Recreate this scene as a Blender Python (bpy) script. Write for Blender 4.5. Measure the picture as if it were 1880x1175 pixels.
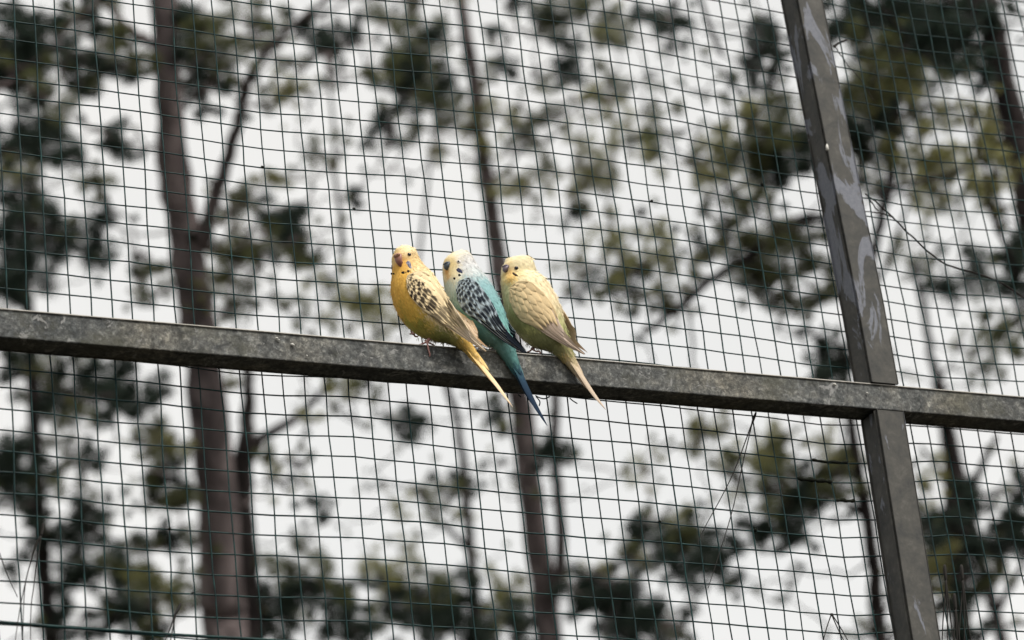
import bpy, math, random
import numpy as np
from mathutils import Vector, Matrix
from mathutils.bvhtree import BVHTree

for o in list(bpy.data.objects): bpy.data.objects.remove(o)
SC = bpy.context.scene
COL = SC.collection

# ------------------------------------------------------------------ camera
PW, PH = 1880.0, 1175.0            # size of the photograph in pixels
FPX = 5418.9                       # focal length in those pixels
YAW, PITCH, ROLL = 0.47703, 0.43441, -0.12286
CAM = np.array([0.0, 0.0, 1.6])
def cam_axes():
    cy, sy, cp, sp = math.cos(YAW), math.sin(YAW), math.cos(PITCH), math.sin(PITCH)
    r = np.array([cy, -sy, 0]); f = np.array([sy*cp, cy*cp, sp]); u = np.cross(r, f)
    cr, sr = math.cos(ROLL), math.sin(ROLL)
    return r*cr + u*sr, -r*sr + u*cr, f
CR, CU, CF = cam_axes()
def ray(x, y): return CF + CR*(x-PW/2)/FPX - CU*(y-PH/2)/FPX
def on_wall(x, y, Y):              # point of the upright plane y = Y seen at a pixel
    q = ray(x, y); return CAM + q*(Y/q[1])
def at_depth(x, y, z): return CAM + ray(x, y)*z
def to_px(P):
    d = np.asarray(P)-CAM; z = d@CF
    return PW/2+FPX*(d@CR)/z, PH/2-FPX*(d@CU)/z, z

cam = bpy.data.cameras.new('camera'); camo = bpy.data.objects.new('camera', cam); COL.objects.link(camo)
m = Matrix.Identity(4)
for i in range(3): m[i][0], m[i][1], m[i][2], m[i][3] = CR[i], CU[i], -CF[i], CAM[i]
camo.matrix_world = m
cam.sensor_width = 36; cam.lens = FPX/PW*36
cam.clip_start = .05; cam.clip_end = 3000
cam.dof.use_dof = True; cam.dof.aperture_fstop = 7.6; cam.dof.aperture_blades = 7
cam.dof.focus_distance = float((on_wall(860, 560, 2.158)-CAM)@CF)
SC.camera = camo

# ------------------------------------------------------------------ sky, sun, exposure
SUN_EL, SUN_AZ = math.radians(52), math.radians(160)     # azimuth measured from +Y towards +X
SUN_DIR = Vector((math.sin(SUN_AZ)*math.cos(SUN_EL), math.cos(SUN_AZ)*math.cos(SUN_EL), math.sin(SUN_EL)))
w = bpy.data.worlds.new('World'); SC.world = w; w.use_nodes = True
nt = w.node_tree; nt.nodes.clear()
sky = nt.nodes.new('ShaderNodeTexSky'); sky.sky_type = 'NISHITA'; sky.sun_disc = False
sky.sun_elevation = SUN_EL; sky.sun_rotation = SUN_AZ; sky.dust_density = 4; sky.air_density = 1
bg1 = nt.nodes.new('ShaderNodeBackground'); bg1.inputs[1].default_value = 0.05
hs = nt.nodes.new('ShaderNodeHueSaturation'); hs.inputs['Saturation'].default_value = .25
nt.links.new(sky.outputs[0], hs.inputs['Color']); nt.links.new(hs.outputs[0], bg1.inputs[0])
bg2 = nt.nodes.new('ShaderNodeBackground')               # the even white layer of cloud
bg2.inputs[0].default_value = (1.0, .975, .92, 1); bg2.inputs[1].default_value = .55
tcw = nt.nodes.new('ShaderNodeTexCoord'); cl = nt.nodes.new('ShaderNodeTexNoise'); cl.inputs['Scale'].default_value = 5.5; cl.inputs['Detail'].default_value = 5
nt.links.new(tcw.outputs['Generated'], cl.inputs['Vector'])
cr_ = nt.nodes.new('ShaderNodeValToRGB'); cr_.color_ramp.elements[0].position = .3; cr_.color_ramp.elements[0].color = (.90, .895, .86, 1)
cr_.color_ramp.elements[1].position = .7; cr_.color_ramp.elements[1].color = (1.06, 1.03, .97, 1)
nt.links.new(cl.outputs[0], cr_.inputs[0]); nt.links.new(cr_.outputs[0], bg2.inputs[0])
add = nt.nodes.new('ShaderNodeAddShader'); out = nt.nodes.new('ShaderNodeOutputWorld')
nt.links.new(bg1.outputs[0], add.inputs[0]); nt.links.new(bg2.outputs[0], add.inputs[1]); nt.links.new(add.outputs[0], out.inputs[0])
sl = bpy.data.lights.new('sun', 'SUN'); sl.energy = 2.9; sl.angle = math.radians(12); sl.color = (1, .95, .87)
so = bpy.data.objects.new('sun', sl); COL.objects.link(so); so.rotation_euler = SUN_DIR.to_track_quat('Z', 'Y').to_euler()
so.location = (3, -4, 12)
vs = SC.view_settings; vs.view_transform = 'Standard'; vs.look = 'None'; vs.exposure = 0.38; vs.gamma = 1; vs.use_curve_mapping = False

# ------------------------------------------------------------------ helpers
rng = np.random.default_rng(7); random.seed(7)
def lin(r, g, b):
    def c(v):
        v /= 255.0
        return v/12.92 if v <= .04045 else ((v+.055)/1.055)**2.4
    return np.array([c(r), c(g), c(b)])
def mk(name, V, Fc, mat, parent=None, colors=None, smooth=True):
    me = bpy.data.meshes.new(name)
    me.from_pydata([tuple(map(float, v)) for v in V], [], Fc); me.update()
    if smooth: me.polygons.foreach_set('use_smooth', [True]*len(me.polygons))
    if colors is not None:
        a = me.color_attributes.new('Col', 'FLOAT_COLOR', 'POINT')
        c = np.ones((len(V), 4), np.float32); c[:, :3] = colors; a.data.foreach_set('color', c.ravel())
    me.materials.append(mat)
    o = bpy.data.objects.new(name, me); COL.objects.link(o)
    if parent: o.parent = parent
    return o
def mk_np(name, V, tris, mat, parent=None, colors=None, smooth=False):
    V = np.asarray(V, np.float32); T = np.asarray(tris, np.int32)
    me = bpy.data.meshes.new(name); me.vertices.add(len(V)); me.vertices.foreach_set('co', V.ravel())
    k = T.shape[1]; me.loops.add(T.size); me.loops.foreach_set('vertex_index', T.ravel())
    me.polygons.add(len(T)); me.polygons.foreach_set('loop_start', np.arange(len(T), dtype=np.int32)*k)
    me.update(calc_edges=True); me.validate()
    if smooth: me.polygons.foreach_set('use_smooth', [True]*len(me.polygons))
    if colors is not None:
        a = me.color_attributes.new('Col', 'FLOAT_COLOR', 'POINT')
        c = np.ones((len(V), 4), np.float32); c[:, :3] = colors; a.data.foreach_set('color', c.ravel())
    me.materials.append(mat); o = bpy.data.objects.new(name, me); COL.objects.link(o)
    if parent: o.parent = parent
    return o
def empty(name, label=None, cat=None, group=None):
    o = bpy.data.objects.new(name, None); COL.objects.link(o); o.empty_display_size = .05
    tag(o, label, cat, group); return o
def tag(o, label=None, cat=None, group=None, kind=None):
    if label: o['label'] = label
    if cat: o['category'] = cat
    if group: o['group'] = group
    if kind: o['kind'] = kind
    return o
def unit(v): v = np.asarray(v, float); return v/(np.linalg.norm(v)+1e-12)
def tube(P, R, n=6, cap=True):
    """tube along the points P with radii R -> verts, faces"""
    P = np.asarray(P, float); N = len(P); R = np.broadcast_to(R, (N,))
    T = np.gradient(P, axis=0); V = []; Fc = []
    ref = np.array([.31, .77, .55])
    for i in range(N):
        t = unit(T[i]); a = ref-(ref@t)*t
        if np.linalg.norm(a) < .1: a = np.array([1., 0, 0])-t[0]*t
        a = unit(a); b = np.cross(t, a); ref = a
        for k in range(n):
            th = 2*math.pi*k/n; V.append(P[i]+R[i]*(math.cos(th)*a+math.sin(th)*b))
    for i in range(N-1):
        for k in range(n):
            k2 = (k+1) % n; Fc.append((i*n+k, i*n+k2, (i+1)*n+k2, (i+1)*n+k))
    if cap: Fc.append(tuple(range(n))[::-1]); Fc.append(tuple((N-1)*n+k for k in range(n)))
    return V, Fc
def join(parts):
    V = []; Fc = []
    for v, f in parts:
        b = len(V); V += list(v); Fc += [tuple(i+b for i in q) for q in f]
    return V, Fc
def catmull(P, n):
    P = np.asarray(P, float); k = len(P); t = np.linspace(0, k-1, n); o = []
    for u in t:
        i = min(int(u), k-2); f = u-i
        p0, p1, p2, p3 = P[max(i-1, 0)], P[i], P[i+1], P[min(i+2, k-1)]
        o.append(.5*((2*p1)+(-p0+p2)*f+(2*p0-5*p1+4*p2-p3)*f*f+(-p0+3*p1-3*p2+p3)*f**3))
    return np.array(o)
def bevel_box(x0, x1, y0, y1, z0, z1, b, ns=1):
    """box with chamfered long edges along its longest axis; ns cuts along it"""
    d = [x1-x0, y1-y0, z1-z0]; ax = int(np.argmax(d)); lo = [x0, y0, z0]; hi = [x1, y1, z1]
    a, c = [i for i in range(3) if i != ax]
    prof = []
    for (u, v, s) in ((lo[a], lo[c], 0), (hi[a], lo[c], 1), (hi[a], hi[c], 2), (lo[a], hi[c], 3)):
        su = 1 if u == lo[a] else -1; sv = 1 if v == lo[c] else -1
        for k in range(4):
            th = (k/3.0)*math.pi/2
            if s in (0, 2): uu, vv = u+su*b*(1-math.sin(th)), v+sv*b*(1-math.cos(th))
            else: uu, vv = u+su*b*(1-math.cos(th)), v+sv*b*(1-math.sin(th))
            prof.append((uu, vv))
    n = len(prof); V = []; Fc = []
    for i in range(ns+1):
        for (u, v) in prof:
            p = [0, 0, 0]; p[ax] = lo[ax]+(hi[ax]-lo[ax])*i/ns; p[a] = u; p[c] = v; V.append(p)
    for i in range(ns):
        for k in range(n): Fc.append((i*n+k, i*n+(k+1) % n, (i+1)*n+(k+1) % n, (i+1)*n+k))
    Fc.append(tuple(range(n))[::-1]); Fc.append(tuple(ns*n+k for k in range(n)))
    return V, Fc

# ------------------------------------------------------------------ materials
def material(name, base=(.5, .5, .5), rough=.7, spec=.3):
    mt = bpy.data.materials.new(name); mt.use_nodes = True
    p = mt.node_tree.nodes['Principled BSDF']
    p.inputs['Base Color'].default_value = (*base, 1); p.inputs['Roughness'].default_value = rough
    p.inputs['Specular IOR Level'].default_value = spec
    return mt, mt.node_tree, p
def noise(nt, scale, detail=4, rough=.6, vec=None, dist=0):
    n = nt.nodes.new('ShaderNodeTexNoise'); n.inputs['Scale'].default_value = scale
    n.inputs['Detail'].default_value = detail; n.inputs['Roughness'].default_value = rough; n.inputs['Distortion'].default_value = dist
    if vec is not None: nt.links.new(vec, n.inputs['Vector'])
    return n
def ramp(nt, src, stops):
    r = nt.nodes.new('ShaderNodeValToRGB'); e = r.color_ramp.elements
    while len(e) > 1: e.remove(e[-1])
    for i, (p, c) in enumerate(stops):
        q = e[0] if i == 0 else e.new(p)
        q.position = p; q.color = (*c, 1) if len(c) == 3 else c
    nt.links.new(src, r.inputs[0]); return r
def mixc(nt, fac, a, b, mode='MIX'):
    mx = nt.nodes.new('ShaderNodeMix'); mx.data_type = 'RGBA'; mx.blend_type = mode
    for s, v in ((0, fac), (6, a), (7, b)):
        if hasattr(v, 'is_output'): nt.links.new(v, mx.inputs[s])
        else: mx.inputs[s].default_value = v if s == 0 else (*v, 1)
    return mx.outputs[2]
def bump(nt, p, h, strength, dist):
    b = nt.nodes.new('ShaderNodeBump'); b.inputs['Strength'].default_value = strength; b.inputs['Distance'].default_value = dist
    nt.links.new(h, b.inputs['Height']); nt.links.new(b.outputs[0], p.inputs['Normal'])

def mat_beam():
    mt, nt, p = material('weathered_painted_steel', rough=.75, spec=.25)
    tc = nt.nodes.new('ShaderNodeTexCoord').outputs['Object']
    big = noise(nt, 9, 5, .62, tc, .4); mid = noise(nt, 60, 6, .7, tc, .6); fine = noise(nt, 240, 6, .8, tc, .5)
    base = ramp(nt, big.outputs[0], [(.3, (.080, .087, .090)), (.5, (.134, .137, .134)), (.66, (.165, .157, .136))])
    sp = ramp(nt, fine.outputs[0], [(.40, (.28, .28, .28)), (.54, (.80, .80, .80)), (.68, (2.2, 2.2, 2.15))])
    c = mixc(nt, .85, base.outputs[0], sp.outputs[0], 'MULTIPLY')
    md = ramp(nt, mid.outputs[0], [(.32, (.34, .36, .37)), (.48, (.85, .86, .86)), (.64, (1.5, 1.46, 1.38))])
    c = mixc(nt, 1, c, md.outputs[0], 'MULTIPLY')
    lich = noise(nt, 38, 6, .72, tc, 1.2); lf = ramp(nt, lich.outputs[0], [(.60, (0, 0, 0)), (.625, (1, 1, 1))])
    c = mixc(nt, lf.outputs[0], c, (.22, .22, .216))
    mos = noise(nt, 14, 6, .7, tc); mf = ramp(nt, mos.outputs[0], [(.52, (0, 0, 0)), (.64, (.55, .55, .55))])
    c = mixc(nt, mf.outputs[0], c, (.064, .063, .042))
    sx = nt.nodes.new('ShaderNodeSeparateXYZ'); nt.links.new(tc, sx.inputs[0])      # weathered, lichened upper edge, with its sky highlight painted in
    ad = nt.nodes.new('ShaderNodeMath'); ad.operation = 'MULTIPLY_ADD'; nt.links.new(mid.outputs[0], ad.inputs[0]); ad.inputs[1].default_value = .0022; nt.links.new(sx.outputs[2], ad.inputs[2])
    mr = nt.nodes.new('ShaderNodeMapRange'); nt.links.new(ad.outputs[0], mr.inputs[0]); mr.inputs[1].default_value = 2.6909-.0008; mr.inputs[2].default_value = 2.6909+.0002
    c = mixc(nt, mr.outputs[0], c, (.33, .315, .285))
    nt.links.new(c, p.inputs['Base Color'])
    bump(nt, p, fine.outputs[0], .7, .0012)
    return mt
def mat_post():
    mt, nt, p = material('peeling_grey_paint_steel', rough=.7, spec=.3)
    tc = nt.nodes.new('ShaderNodeTexCoord').outputs['Object']
    mp = nt.nodes.new('ShaderNodeMapping'); mp.inputs['Scale'].default_value = (1, 1, .32); nt.links.new(tc, mp.inputs[0])
    n1 = noise(nt, 34, 6, .62, mp.outputs[0], .7); fine = noise(nt, 300, 4, .7, tc)
    paint = ramp(nt, fine.outputs[0], [(.35, (.12, .128, .152)), (.65, (.155, .163, .188))])
    gr = noise(nt, 55, 6, .75, tc, .3)
    grime = ramp(nt, gr.outputs[0], [(.3, (.030, .032, .032)), (.55, (.060, .058, .052)), (.72, (.095, .092, .083))])
    sx = nt.nodes.new('ShaderNodeSeparateXYZ'); nt.links.new(tc, sx.inputs[0])      # more paint is left on the sheltered upper length
    mr = nt.nodes.new('ShaderNodeMapRange'); nt.links.new(sx.outputs[2], mr.inputs[0]); mr.inputs[1].default_value = 2.6; mr.inputs[2].default_value = 2.85; mr.inputs[3].default_value = -.09; mr.inputs[4].default_value = .0
    ad = nt.nodes.new('ShaderNodeMath'); nt.links.new(n1.outputs[0], ad.inputs[0]); nt.links.new(mr.outputs[0], ad.inputs[1])
    f = ramp(nt, ad.outputs[0], [(.515, (0, 0, 0)), (.54, (1, 1, 1))])
    c = mixc(nt, f.outputs[0], grime.outputs[0], paint.outputs[0])
    nt.links.new(c, p.inputs['Base Color']); bump(nt, p, f.outputs[0], .35, .0005)
    return mt
def mat_wire():
    mt, nt, p = material('green_coated_wire', (.012, .035, .033), .55, .18)
    tc = nt.nodes.new('ShaderNodeTexCoord').outputs['Object']
    n = noise(nt, 120, 4, .7, tc)
    r = ramp(nt, n.outputs[0], [(.35, (.002, .011, .012)), (.55, (.005, .028, .028)), (.75, (.014, .058, .054))])
    nt.links.new(r.outputs[0], p.inputs['Base Color']); return mt
def mat_attr(name, rough=.75, grain=400, amt=.18, spec=.2, sheen=0):
    mt, nt, p = material(name, rough=rough, spec=spec)
    a = nt.nodes.new('ShaderNodeAttribute'); a.attribute_name = 'Col'
    tc = nt.nodes.new('ShaderNodeTexCoord').outputs['Object']
    n = noise(nt, grain, 3, .6, tc); r = ramp(nt, n.outputs[0], [(.3, (1-amt,)*3), (.7, (1+amt,)*3)])
    nt.links.new(mixc(nt, 1, a.outputs[0], r.outputs[0], 'MULTIPLY'), p.inputs['Base Color'])
    if sheen: p.inputs['Sheen Weight'].default_value = sheen
    return mt
def mat_bark(k=1.05):
    mt, nt, p = material('pine_bark', rough=.9, spec=.1)
    tc = nt.nodes.new('ShaderNodeTexCoord').outputs['Object']
    mp = nt.nodes.new('ShaderNodeMapping'); mp.inputs['Scale'].default_value = (1, 1, .35); nt.links.new(tc, mp.inputs[0])
    n = noise(nt, 9, 8, .68, mp.outputs[0], 1.0)
    r = ramp(nt, n.outputs[0], [(.3, (.026*k, .022*k, .023*k)), (.5, (.115*k, .094*k, .094*k)), (.7, (.27*k, .225*k, .222*k))])
    nt.links.new(r.outputs[0], p.inputs['Base Color']); bump(nt, p, n.outputs[0], .8, .03); return mt
def mat_needles():
    mt, nt, p = material('pine_needles', rough=.6, spec=.25)
    a = nt.nodes.new('ShaderNodeAttribute'); a.attribute_name = 'Col'
    nt.links.new(a.outputs[0], p.inputs['Base Color'])
    tr = nt.nodes.new('ShaderNodeBsdfTranslucent'); nt.links.new(a.outputs[0], tr.inputs[0])
    mx = nt.nodes.new('ShaderNodeMixShader'); mx.inputs[0].default_value = .5
    nt.links.new(p.outputs[0], mx.inputs[1]); nt.links.new(tr.outputs[0], mx.inputs[2])
    nt.links.new(mx.outputs[0], nt.nodes['Material Output'].inputs[0]); return mt
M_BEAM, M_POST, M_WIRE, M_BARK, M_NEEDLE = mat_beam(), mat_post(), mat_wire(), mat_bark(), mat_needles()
M_DARKBARK = mat_bark(.3)  # darkened bark copy; paints in the shade on the nearest trunk
M_PLUME = mat_attr('plumage', .85, 700, .08, .08, .04)
M_BEAK = mat_attr('beak_horn', .42, 900, .10, .45)
M_SKIN = mat_attr('leg_skin', .6, 1500, .2, .3)
M_EYE = mat_attr('eye_gloss', .12, 10, 0, .6)
M_DEAD = material('dead_needle', (.020, .018, .016), .8, .2)[0]
M_TWIG = material('dead_twig', (.030, .026, .024), .85, .15)[0]
M_DROP = material('dried_dropping', (.55, .54, .50), .85, .2)[0]
M_MOSS = material('dark_moss', (.014, .016, .012), .95, .05)[0]

# ------------------------------------------------------------------ ground
def ground():
    mt, nt, p = material('forest_litter', rough=.95, spec=.05)
    tc = nt.nodes.new('ShaderNodeTexCoord').outputs['Object']
    n = noise(nt, 3, 8, .7, tc)
    r = ramp(nt, n.outputs[0], [(.3, (.028, .026, .021)), (.6, (.052, .046, .036)), (.75, (.038, .045, .027))])
    nt.links.new(r.outputs[0], p.inputs['Base Color'])
    N = 40; g = np.sinh(np.linspace(-4.2, 4.2, N+1)); g = g/g[-1]*900
    V = [(x, y, .06*math.sin(x*.7)*math.cos(y*.5)*min(1, math.hypot(x-1, y-2)/6)) for y in g for x in g]
    Fc = [(j*(N+1)+i, j*(N+1)+i+1, (j+1)*(N+1)+i+1, (j+1)*(N+1)+i) for j in range(N) for i in range(N)]
    tag(mk('ground', V, Fc, mt), kind='structure')
ground()

# ------------------------------------------------------------------ aviary frame
Z0 = CAM[2]
YM = 2.1801                       # plane of the wire mesh
YF = YM-.030                      # front face of the frame tubes
BT, BB = Z0+1.0909, Z0+1.0636     # top and bottom of the crossbeam
frame = empty('aviary_frame', 'weathered grey steel crossbeam and upright post of the aviary wall', 'frame')
YBK = YM-.0022
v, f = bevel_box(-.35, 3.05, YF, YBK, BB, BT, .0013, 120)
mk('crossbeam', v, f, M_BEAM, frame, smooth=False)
def post(z0, z1, x_at, name):
    """upright tube with a slightly proud cover strip on the front"""
    parts = []
    for (a0, a1, y0, y1, nm) in ((.0, .0300, YF+.0015, YBK, name), (.0012, .0312, YF-.0022, YF+.0012, 'cover_strip')):
        v, f = bevel_box(a0, a1, y0, y1, z0, z1, .0016 if nm != 'cover_strip' else .0008, 24)
        v = [(p[0]+x_at(p[2]), p[1], p[2]) for p in v]
        parts.append(mk(nm, v, f, M_POST, frame, smooth=False))
    parts[1].parent = parts[0]
    return parts[0]
up = post(BT+.0006, Z0+1.75, lambda z: 1.4838-.0062*max(0, z-Z0-1.18)/.3 if z > Z0+1.18 else 1.4838, 'upright_post')
lo = post(-.05, BB-.0006, lambda z: 1.4838-.0052*(Z0+1.0636-z)/.22 if z > Z0+.8 else 1.4776, 'upright_post')

# ------------------------------------------------------------------ wire mesh
PITCHM = .019
mesh = empty('wire_mesh', 'dark green coated welded wire mesh stretched behind the steel frame', 'wire mesh')
ci = [(-9, 26.5), (-1, 34.28), (0, 35.26), (4, 39.17), (8, 43.15), (12, 47.27), (14, 49.3), (15, 50.40), (20, 55.5), (26, 61.74), (30, 65.9), (34, 69.9), (40, 75.93), (44, 80.1), (45, 81.2), (49, 85.2), (50, 86.22), (54, 90.45), (66, 103.)]
up_d = [(26, .3), (36, .22), (42, .1), (47, -.05), (50, .1), (53, .22), (58, .42), (62, .5), (66, .5), (70, .4), (75, .1), (78, .02), (80.5, .1), (83.3, -.09), (86, -.07), (90, .1), (104, .2)]
lo_d = [(26, .4), (35, .3), (39, .11), (45, .02), (50.5, .17), (54, .1), (58.6, -.1), (65, -.14), (70, -.25), (76, -.42), (80, -.1), (82.6, .13), (104, .1)]
def row_off(xi, zi):
    a = np.interp(xi, *zip(*up_d)); b = np.interp(xi, *zip(*lo_d))
    f = min(1, max(0, (zi-53)/8)); f = f*f*(3-2*f); return a*f+b*(1-f)
def wob(a, b, s): return s*(math.sin(a*1.7+b*.53)+math.sin(a*.9-b*1.31+2)+.7*math.sin(a*2.9+b*2.1))/2.2
I0, I1, J0, J1 = -8, 64, 39, 83
jx = {i: rng.normal(0, .035) for i in range(I0, I1+1)}
jz = {j: rng.normal(0, .022) for j in range(J0, J1+1)}
def node(i, j):
    xi = np.interp(i, *zip(*ci))+jx.get(i, 0)
    zi = j+row_off(xi, j)+jz.get(j, 0)+wob(i*.37, j*.8, .045)+rng.normal(0, .008)
    xi += wob(j*.35+5, i*1.1, .045)+rng.normal(0, .010)
    sag = .0018*wob(i*.22, j*.25, 1)
    return xi*PITCHM, zi*PITCHM+Z0, YM+abs(sag)
nodes = {(i, j): node(i, j) for i in range(I0, I1+1) for j in range(J0, J1+1)}
RW = .00070
for i in range(I0, I1+1):
    P = []
    for j in range(J0, J1+1):
        x, z, y = nodes[i, j]; P.append((x, y+.0002, z))
    v, f = tube(P, RW*(1+rng.normal(0, .05)), 6); mk('wire', v, f, M_WIRE, mesh)
for j in range(J0, J1+1):
    P = []
    for i in range(I0, I1+1):
        x, z, y = nodes[i, j]; P.append((x, y+.0016, z))
    v, f = tube(P, RW*(1+rng.normal(0, .05)), 6); mk('wire', v, f, M_WIRE, mesh)
# tension wire along the lower edge
P = [on_wall(x, y, YM-.0016)+np.array([0, 0, .0006*math.sin(x*.05)]) for x, y in ((-160, 1128), (-60, 1136), (0, 1142), (110, 1150), (220, 1157), (330, 1165), (430, 1172), (560, 1179), (800, 1193), (1200, 1215))]
v, f = tube(catmull(P, 40), .0014, 7); mk('tension_wire', v, f, M_WIRE, mesh)
# moss and dirt grown on some of the wires
def lumps(pts, r, name='moss_clump'):
    parts = []
    P = catmull(pts, max(6, len(pts)*5)) if len(pts) > 1 else np.array([pts[0]-CR*.0012, pts[0]-CR*.0004, pts[0]+CR*.0005, pts[0]+CR*.0014])
    R = [r*(.5+.9*abs(math.sin(k*2.3+len(pts)))*rng.uniform(.5, 1.1)) for k in range(len(P))]; R[0] = R[-1] = r*.25
    P = P+rng.normal(0, .0003, P.shape)
    v, f = tube(P, R, 6); mk(name, v, f, M_MOSS, mesh)
def near_row(px0, px1, y0, y1, r):
    lumps([on_wall(px0+(px1-px0)*k/4, y0+(y1-y0)*k/4, YM) for k in range(5)], r)
def snap_lump(x, y, r):
    P = on_wall(x, y, YM); best = min(nodes.values(), key=lambda n: (n[0]-P[0])**2+(n[1]-P[2])**2)
    lumps([np.array([best[0]+rng.uniform(-.004, .004), YM, best[1]])], r)
def snap_row(x0, y0, n, r):
    P = on_wall(x0, y0, YM); (i, j) = min(nodes, key=lambda k: (nodes[k][0]-P[0])**2+(nodes[k][1]-P[2])**2)
    lumps([np.array([nodes[i+k, j][0], YM, nodes[i+k, j][1]]) for k in range(n+1)], r)
snap_row(1472, 873, 2, .0019); snap_row(1500, 842, 2, .0013); snap_row(1538, 915, 1, .0016)
for (x, y, r) in ((1366, 973, .0022), (1396, 334, .0024), (1178, 363, .0016), (1815, 955, .0022), (490, 302, .0016), (628, 374, .0014), (312, 985, .0015), (1208, 972, .0014), (345, 1090, .001)):
    snap_lump(x, y, r)
# cut ends of tie wire under the beam
for pts in ([(983, 726), (990, 730), (1000, 732), (1009, 728)], [(1046, 731), (1052, 736), (1060, 741)], [(984, 728), (991, 737), (990, 745)], [(951, 724), (957, 729)]):
    v, f = tube(catmull([on_wall(x, y, YM-.003) for x, y in pts], 12), .0006, 6); mk('tie_wire', v, f, M_WIRE, mesh)

# ------------------------------------------------------------------ things caught in the mesh
def needle_bundle(label, sheath, needles, Y=YM-.0022, r=.00062):
    t = empty('pine_needle_bundle', label, 'pine needles', 'dead pine needles caught in the wire mesh')
    if sheath:
        v, f = tube(catmull([on_wall(x, y, Y) for x, y in sheath], 6), [r*1.2, r*1.9, r*2.1, r*2, r*1.8, r*1.4], 6); mk('sheath', v, f, M_DEAD, t)
    for k, nd in enumerate(needles):
        P = catmull([on_wall(x, y, Y-.0008*k) for x, y in nd], 20)
        v, f = tube(P, r*np.linspace(1, .55, 20), 5); mk('needle', v, f, M_DEAD, t)
needle_bundle('pair of long dead pine needles hanging from the crossbeam beside a mossy wire', [(1388, 757), (1384, 768), (1381, 777)],
              [[(1383, 770), (1352, 855), (1327, 908), (1292, 972), (1280, 1000)], [(1381, 777), (1366, 841), (1345, 936), (1320, 1018), (1300, 1080)]])
needle_bundle('bundle of three dead pine needles with hooked sheath crossing the tension wire', [(79, 961), (79, 970), (75, 984)],
              [[(75, 982), (60, 1021), (49, 1060), (44, 1102), (41, 1200)], [(75, 984), (69, 1028), (62, 1078), (57, 1117), (56, 1200)], [(73, 986), (62, 1010), (40, 1100), (26, 1190)]], r=.0006)
needle_bundle('single straight dead pine needle slanting down to the tension wire', None, [[(-8, 998), (0, 1019), (16, 1060), (32, 1096)]])
needle_bundle('short dark pine needle bundle standing up beside the thick forked trunk', [(332, 1108), (327, 1118), (321, 1129)],
              [[(321, 1129), (314, 1148), (306, 1168), (298, 1190)], [(322, 1129), (318, 1150), (313, 1175), (310, 1195)]], r=.0007)
needle_bundle('folded pair of dead pine needles making a peak close to the lower post', [(1526, 1131), (1527, 1127), (1529, 1131)],
              [[(1526, 1129), (1518, 1152), (1512, 1175), (1508, 1200)], [(1528, 1129), (1543, 1152), (1556, 1175), (1566, 1195)], [(1528, 1131), (1539, 1156), (1549, 1176), (1560, 1200)]])
for k, (lab, x) in enumerate((('dead pine needle bundle standing close beside the lower post, its sheath tallest', 1734), ('thin dead pine needle bundle between the lower post and the stay', 1765), ('short drooping dead pine needles low behind the lower post', 1752))):
    y0 = (1037, 1037, 1090)[k]
    needle_bundle(lab, [(x, y0), (x+1, y0+14), (x+3, y0+30)], [[(x+3, y0+28), (x+1, y0+60), (x-3, y0+110), (x-5, y0+165)], [(x+3, y0+28), (x+8, y0+70), (x+14, y0+120), (x+24, y0+165)], [(x+2, y0+30), (x+5, y0+80), (x+6, y0+150)]], r=.00085)
def twig(label, paths, Y, mat=M_TWIG):
    t = empty('dead_twig', label, 'twig')
    for k, (pts, r0, r1) in enumerate(paths):
        P = catmull([on_wall(x, y, Y) for x, y in pts], 26); P = P+rng.normal(0, .0003, P.shape)
        v, f = tube(P, np.linspace(r0, r1, 26), 6); mk('stem' if k == 0 else 'side_shoot', v, f, mat, t)
twig('long dark dead twig slanting away from the upright post against the mesh', [([(1588, 356), (1614, 376), (1635, 395), (1669, 429), (1703, 461), (1737, 485), (1798, 504), (1832, 516), (1880, 548), (1930, 590)], .0008, .0012),
      ([(1594, 362), (1603, 375), (1611, 387)], .0008, .0005), ([(1640, 399), (1615, 391), (1588, 388)], .0009, .0005)], YM+.006)
twig('short hooked dead twig with a thin drooping shoot beside the upper post', [([(1531, 86), (1541, 79), (1554, 74)], .0013, .0009), ([(1531, 84), (1545, 103), (1558, 122), (1585, 153), (1604, 186)], .0006, .0004)], YM+.006)
# droppings on the post
dp = mk('dropping_spot', *tube([on_wall(1518, 265, YF-.0026), on_wall(1518.5, 269, YF-.0034), on_wall(1519, 274, YF-.0034), on_wall(1519, 277, YF-.0026)], [.0006, .0014, .0016, .0007], 8), M_DROP, frame)
for (x, y, r) in ((508, 621, .0011), (512, 624, .0008), (537, 633, .0016), (1532, 706, .0016), (1592, 722, .001), (563, 653, .0007)):
    c = on_wall(x, y, YF)
    v, f = tube([c+np.array([-r, .0003, r*.4]), c+np.array([-r*.3, -.0004, r*.1]), c+np.array([r*.5, -.0004, -r*.2]), c+np.array([r, .0003, -r*.5])], [r*.3, r*.8, r*.7, r*.3], 7)
    mk('dropping_spot', v, f, M_DROP, frame)


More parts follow.
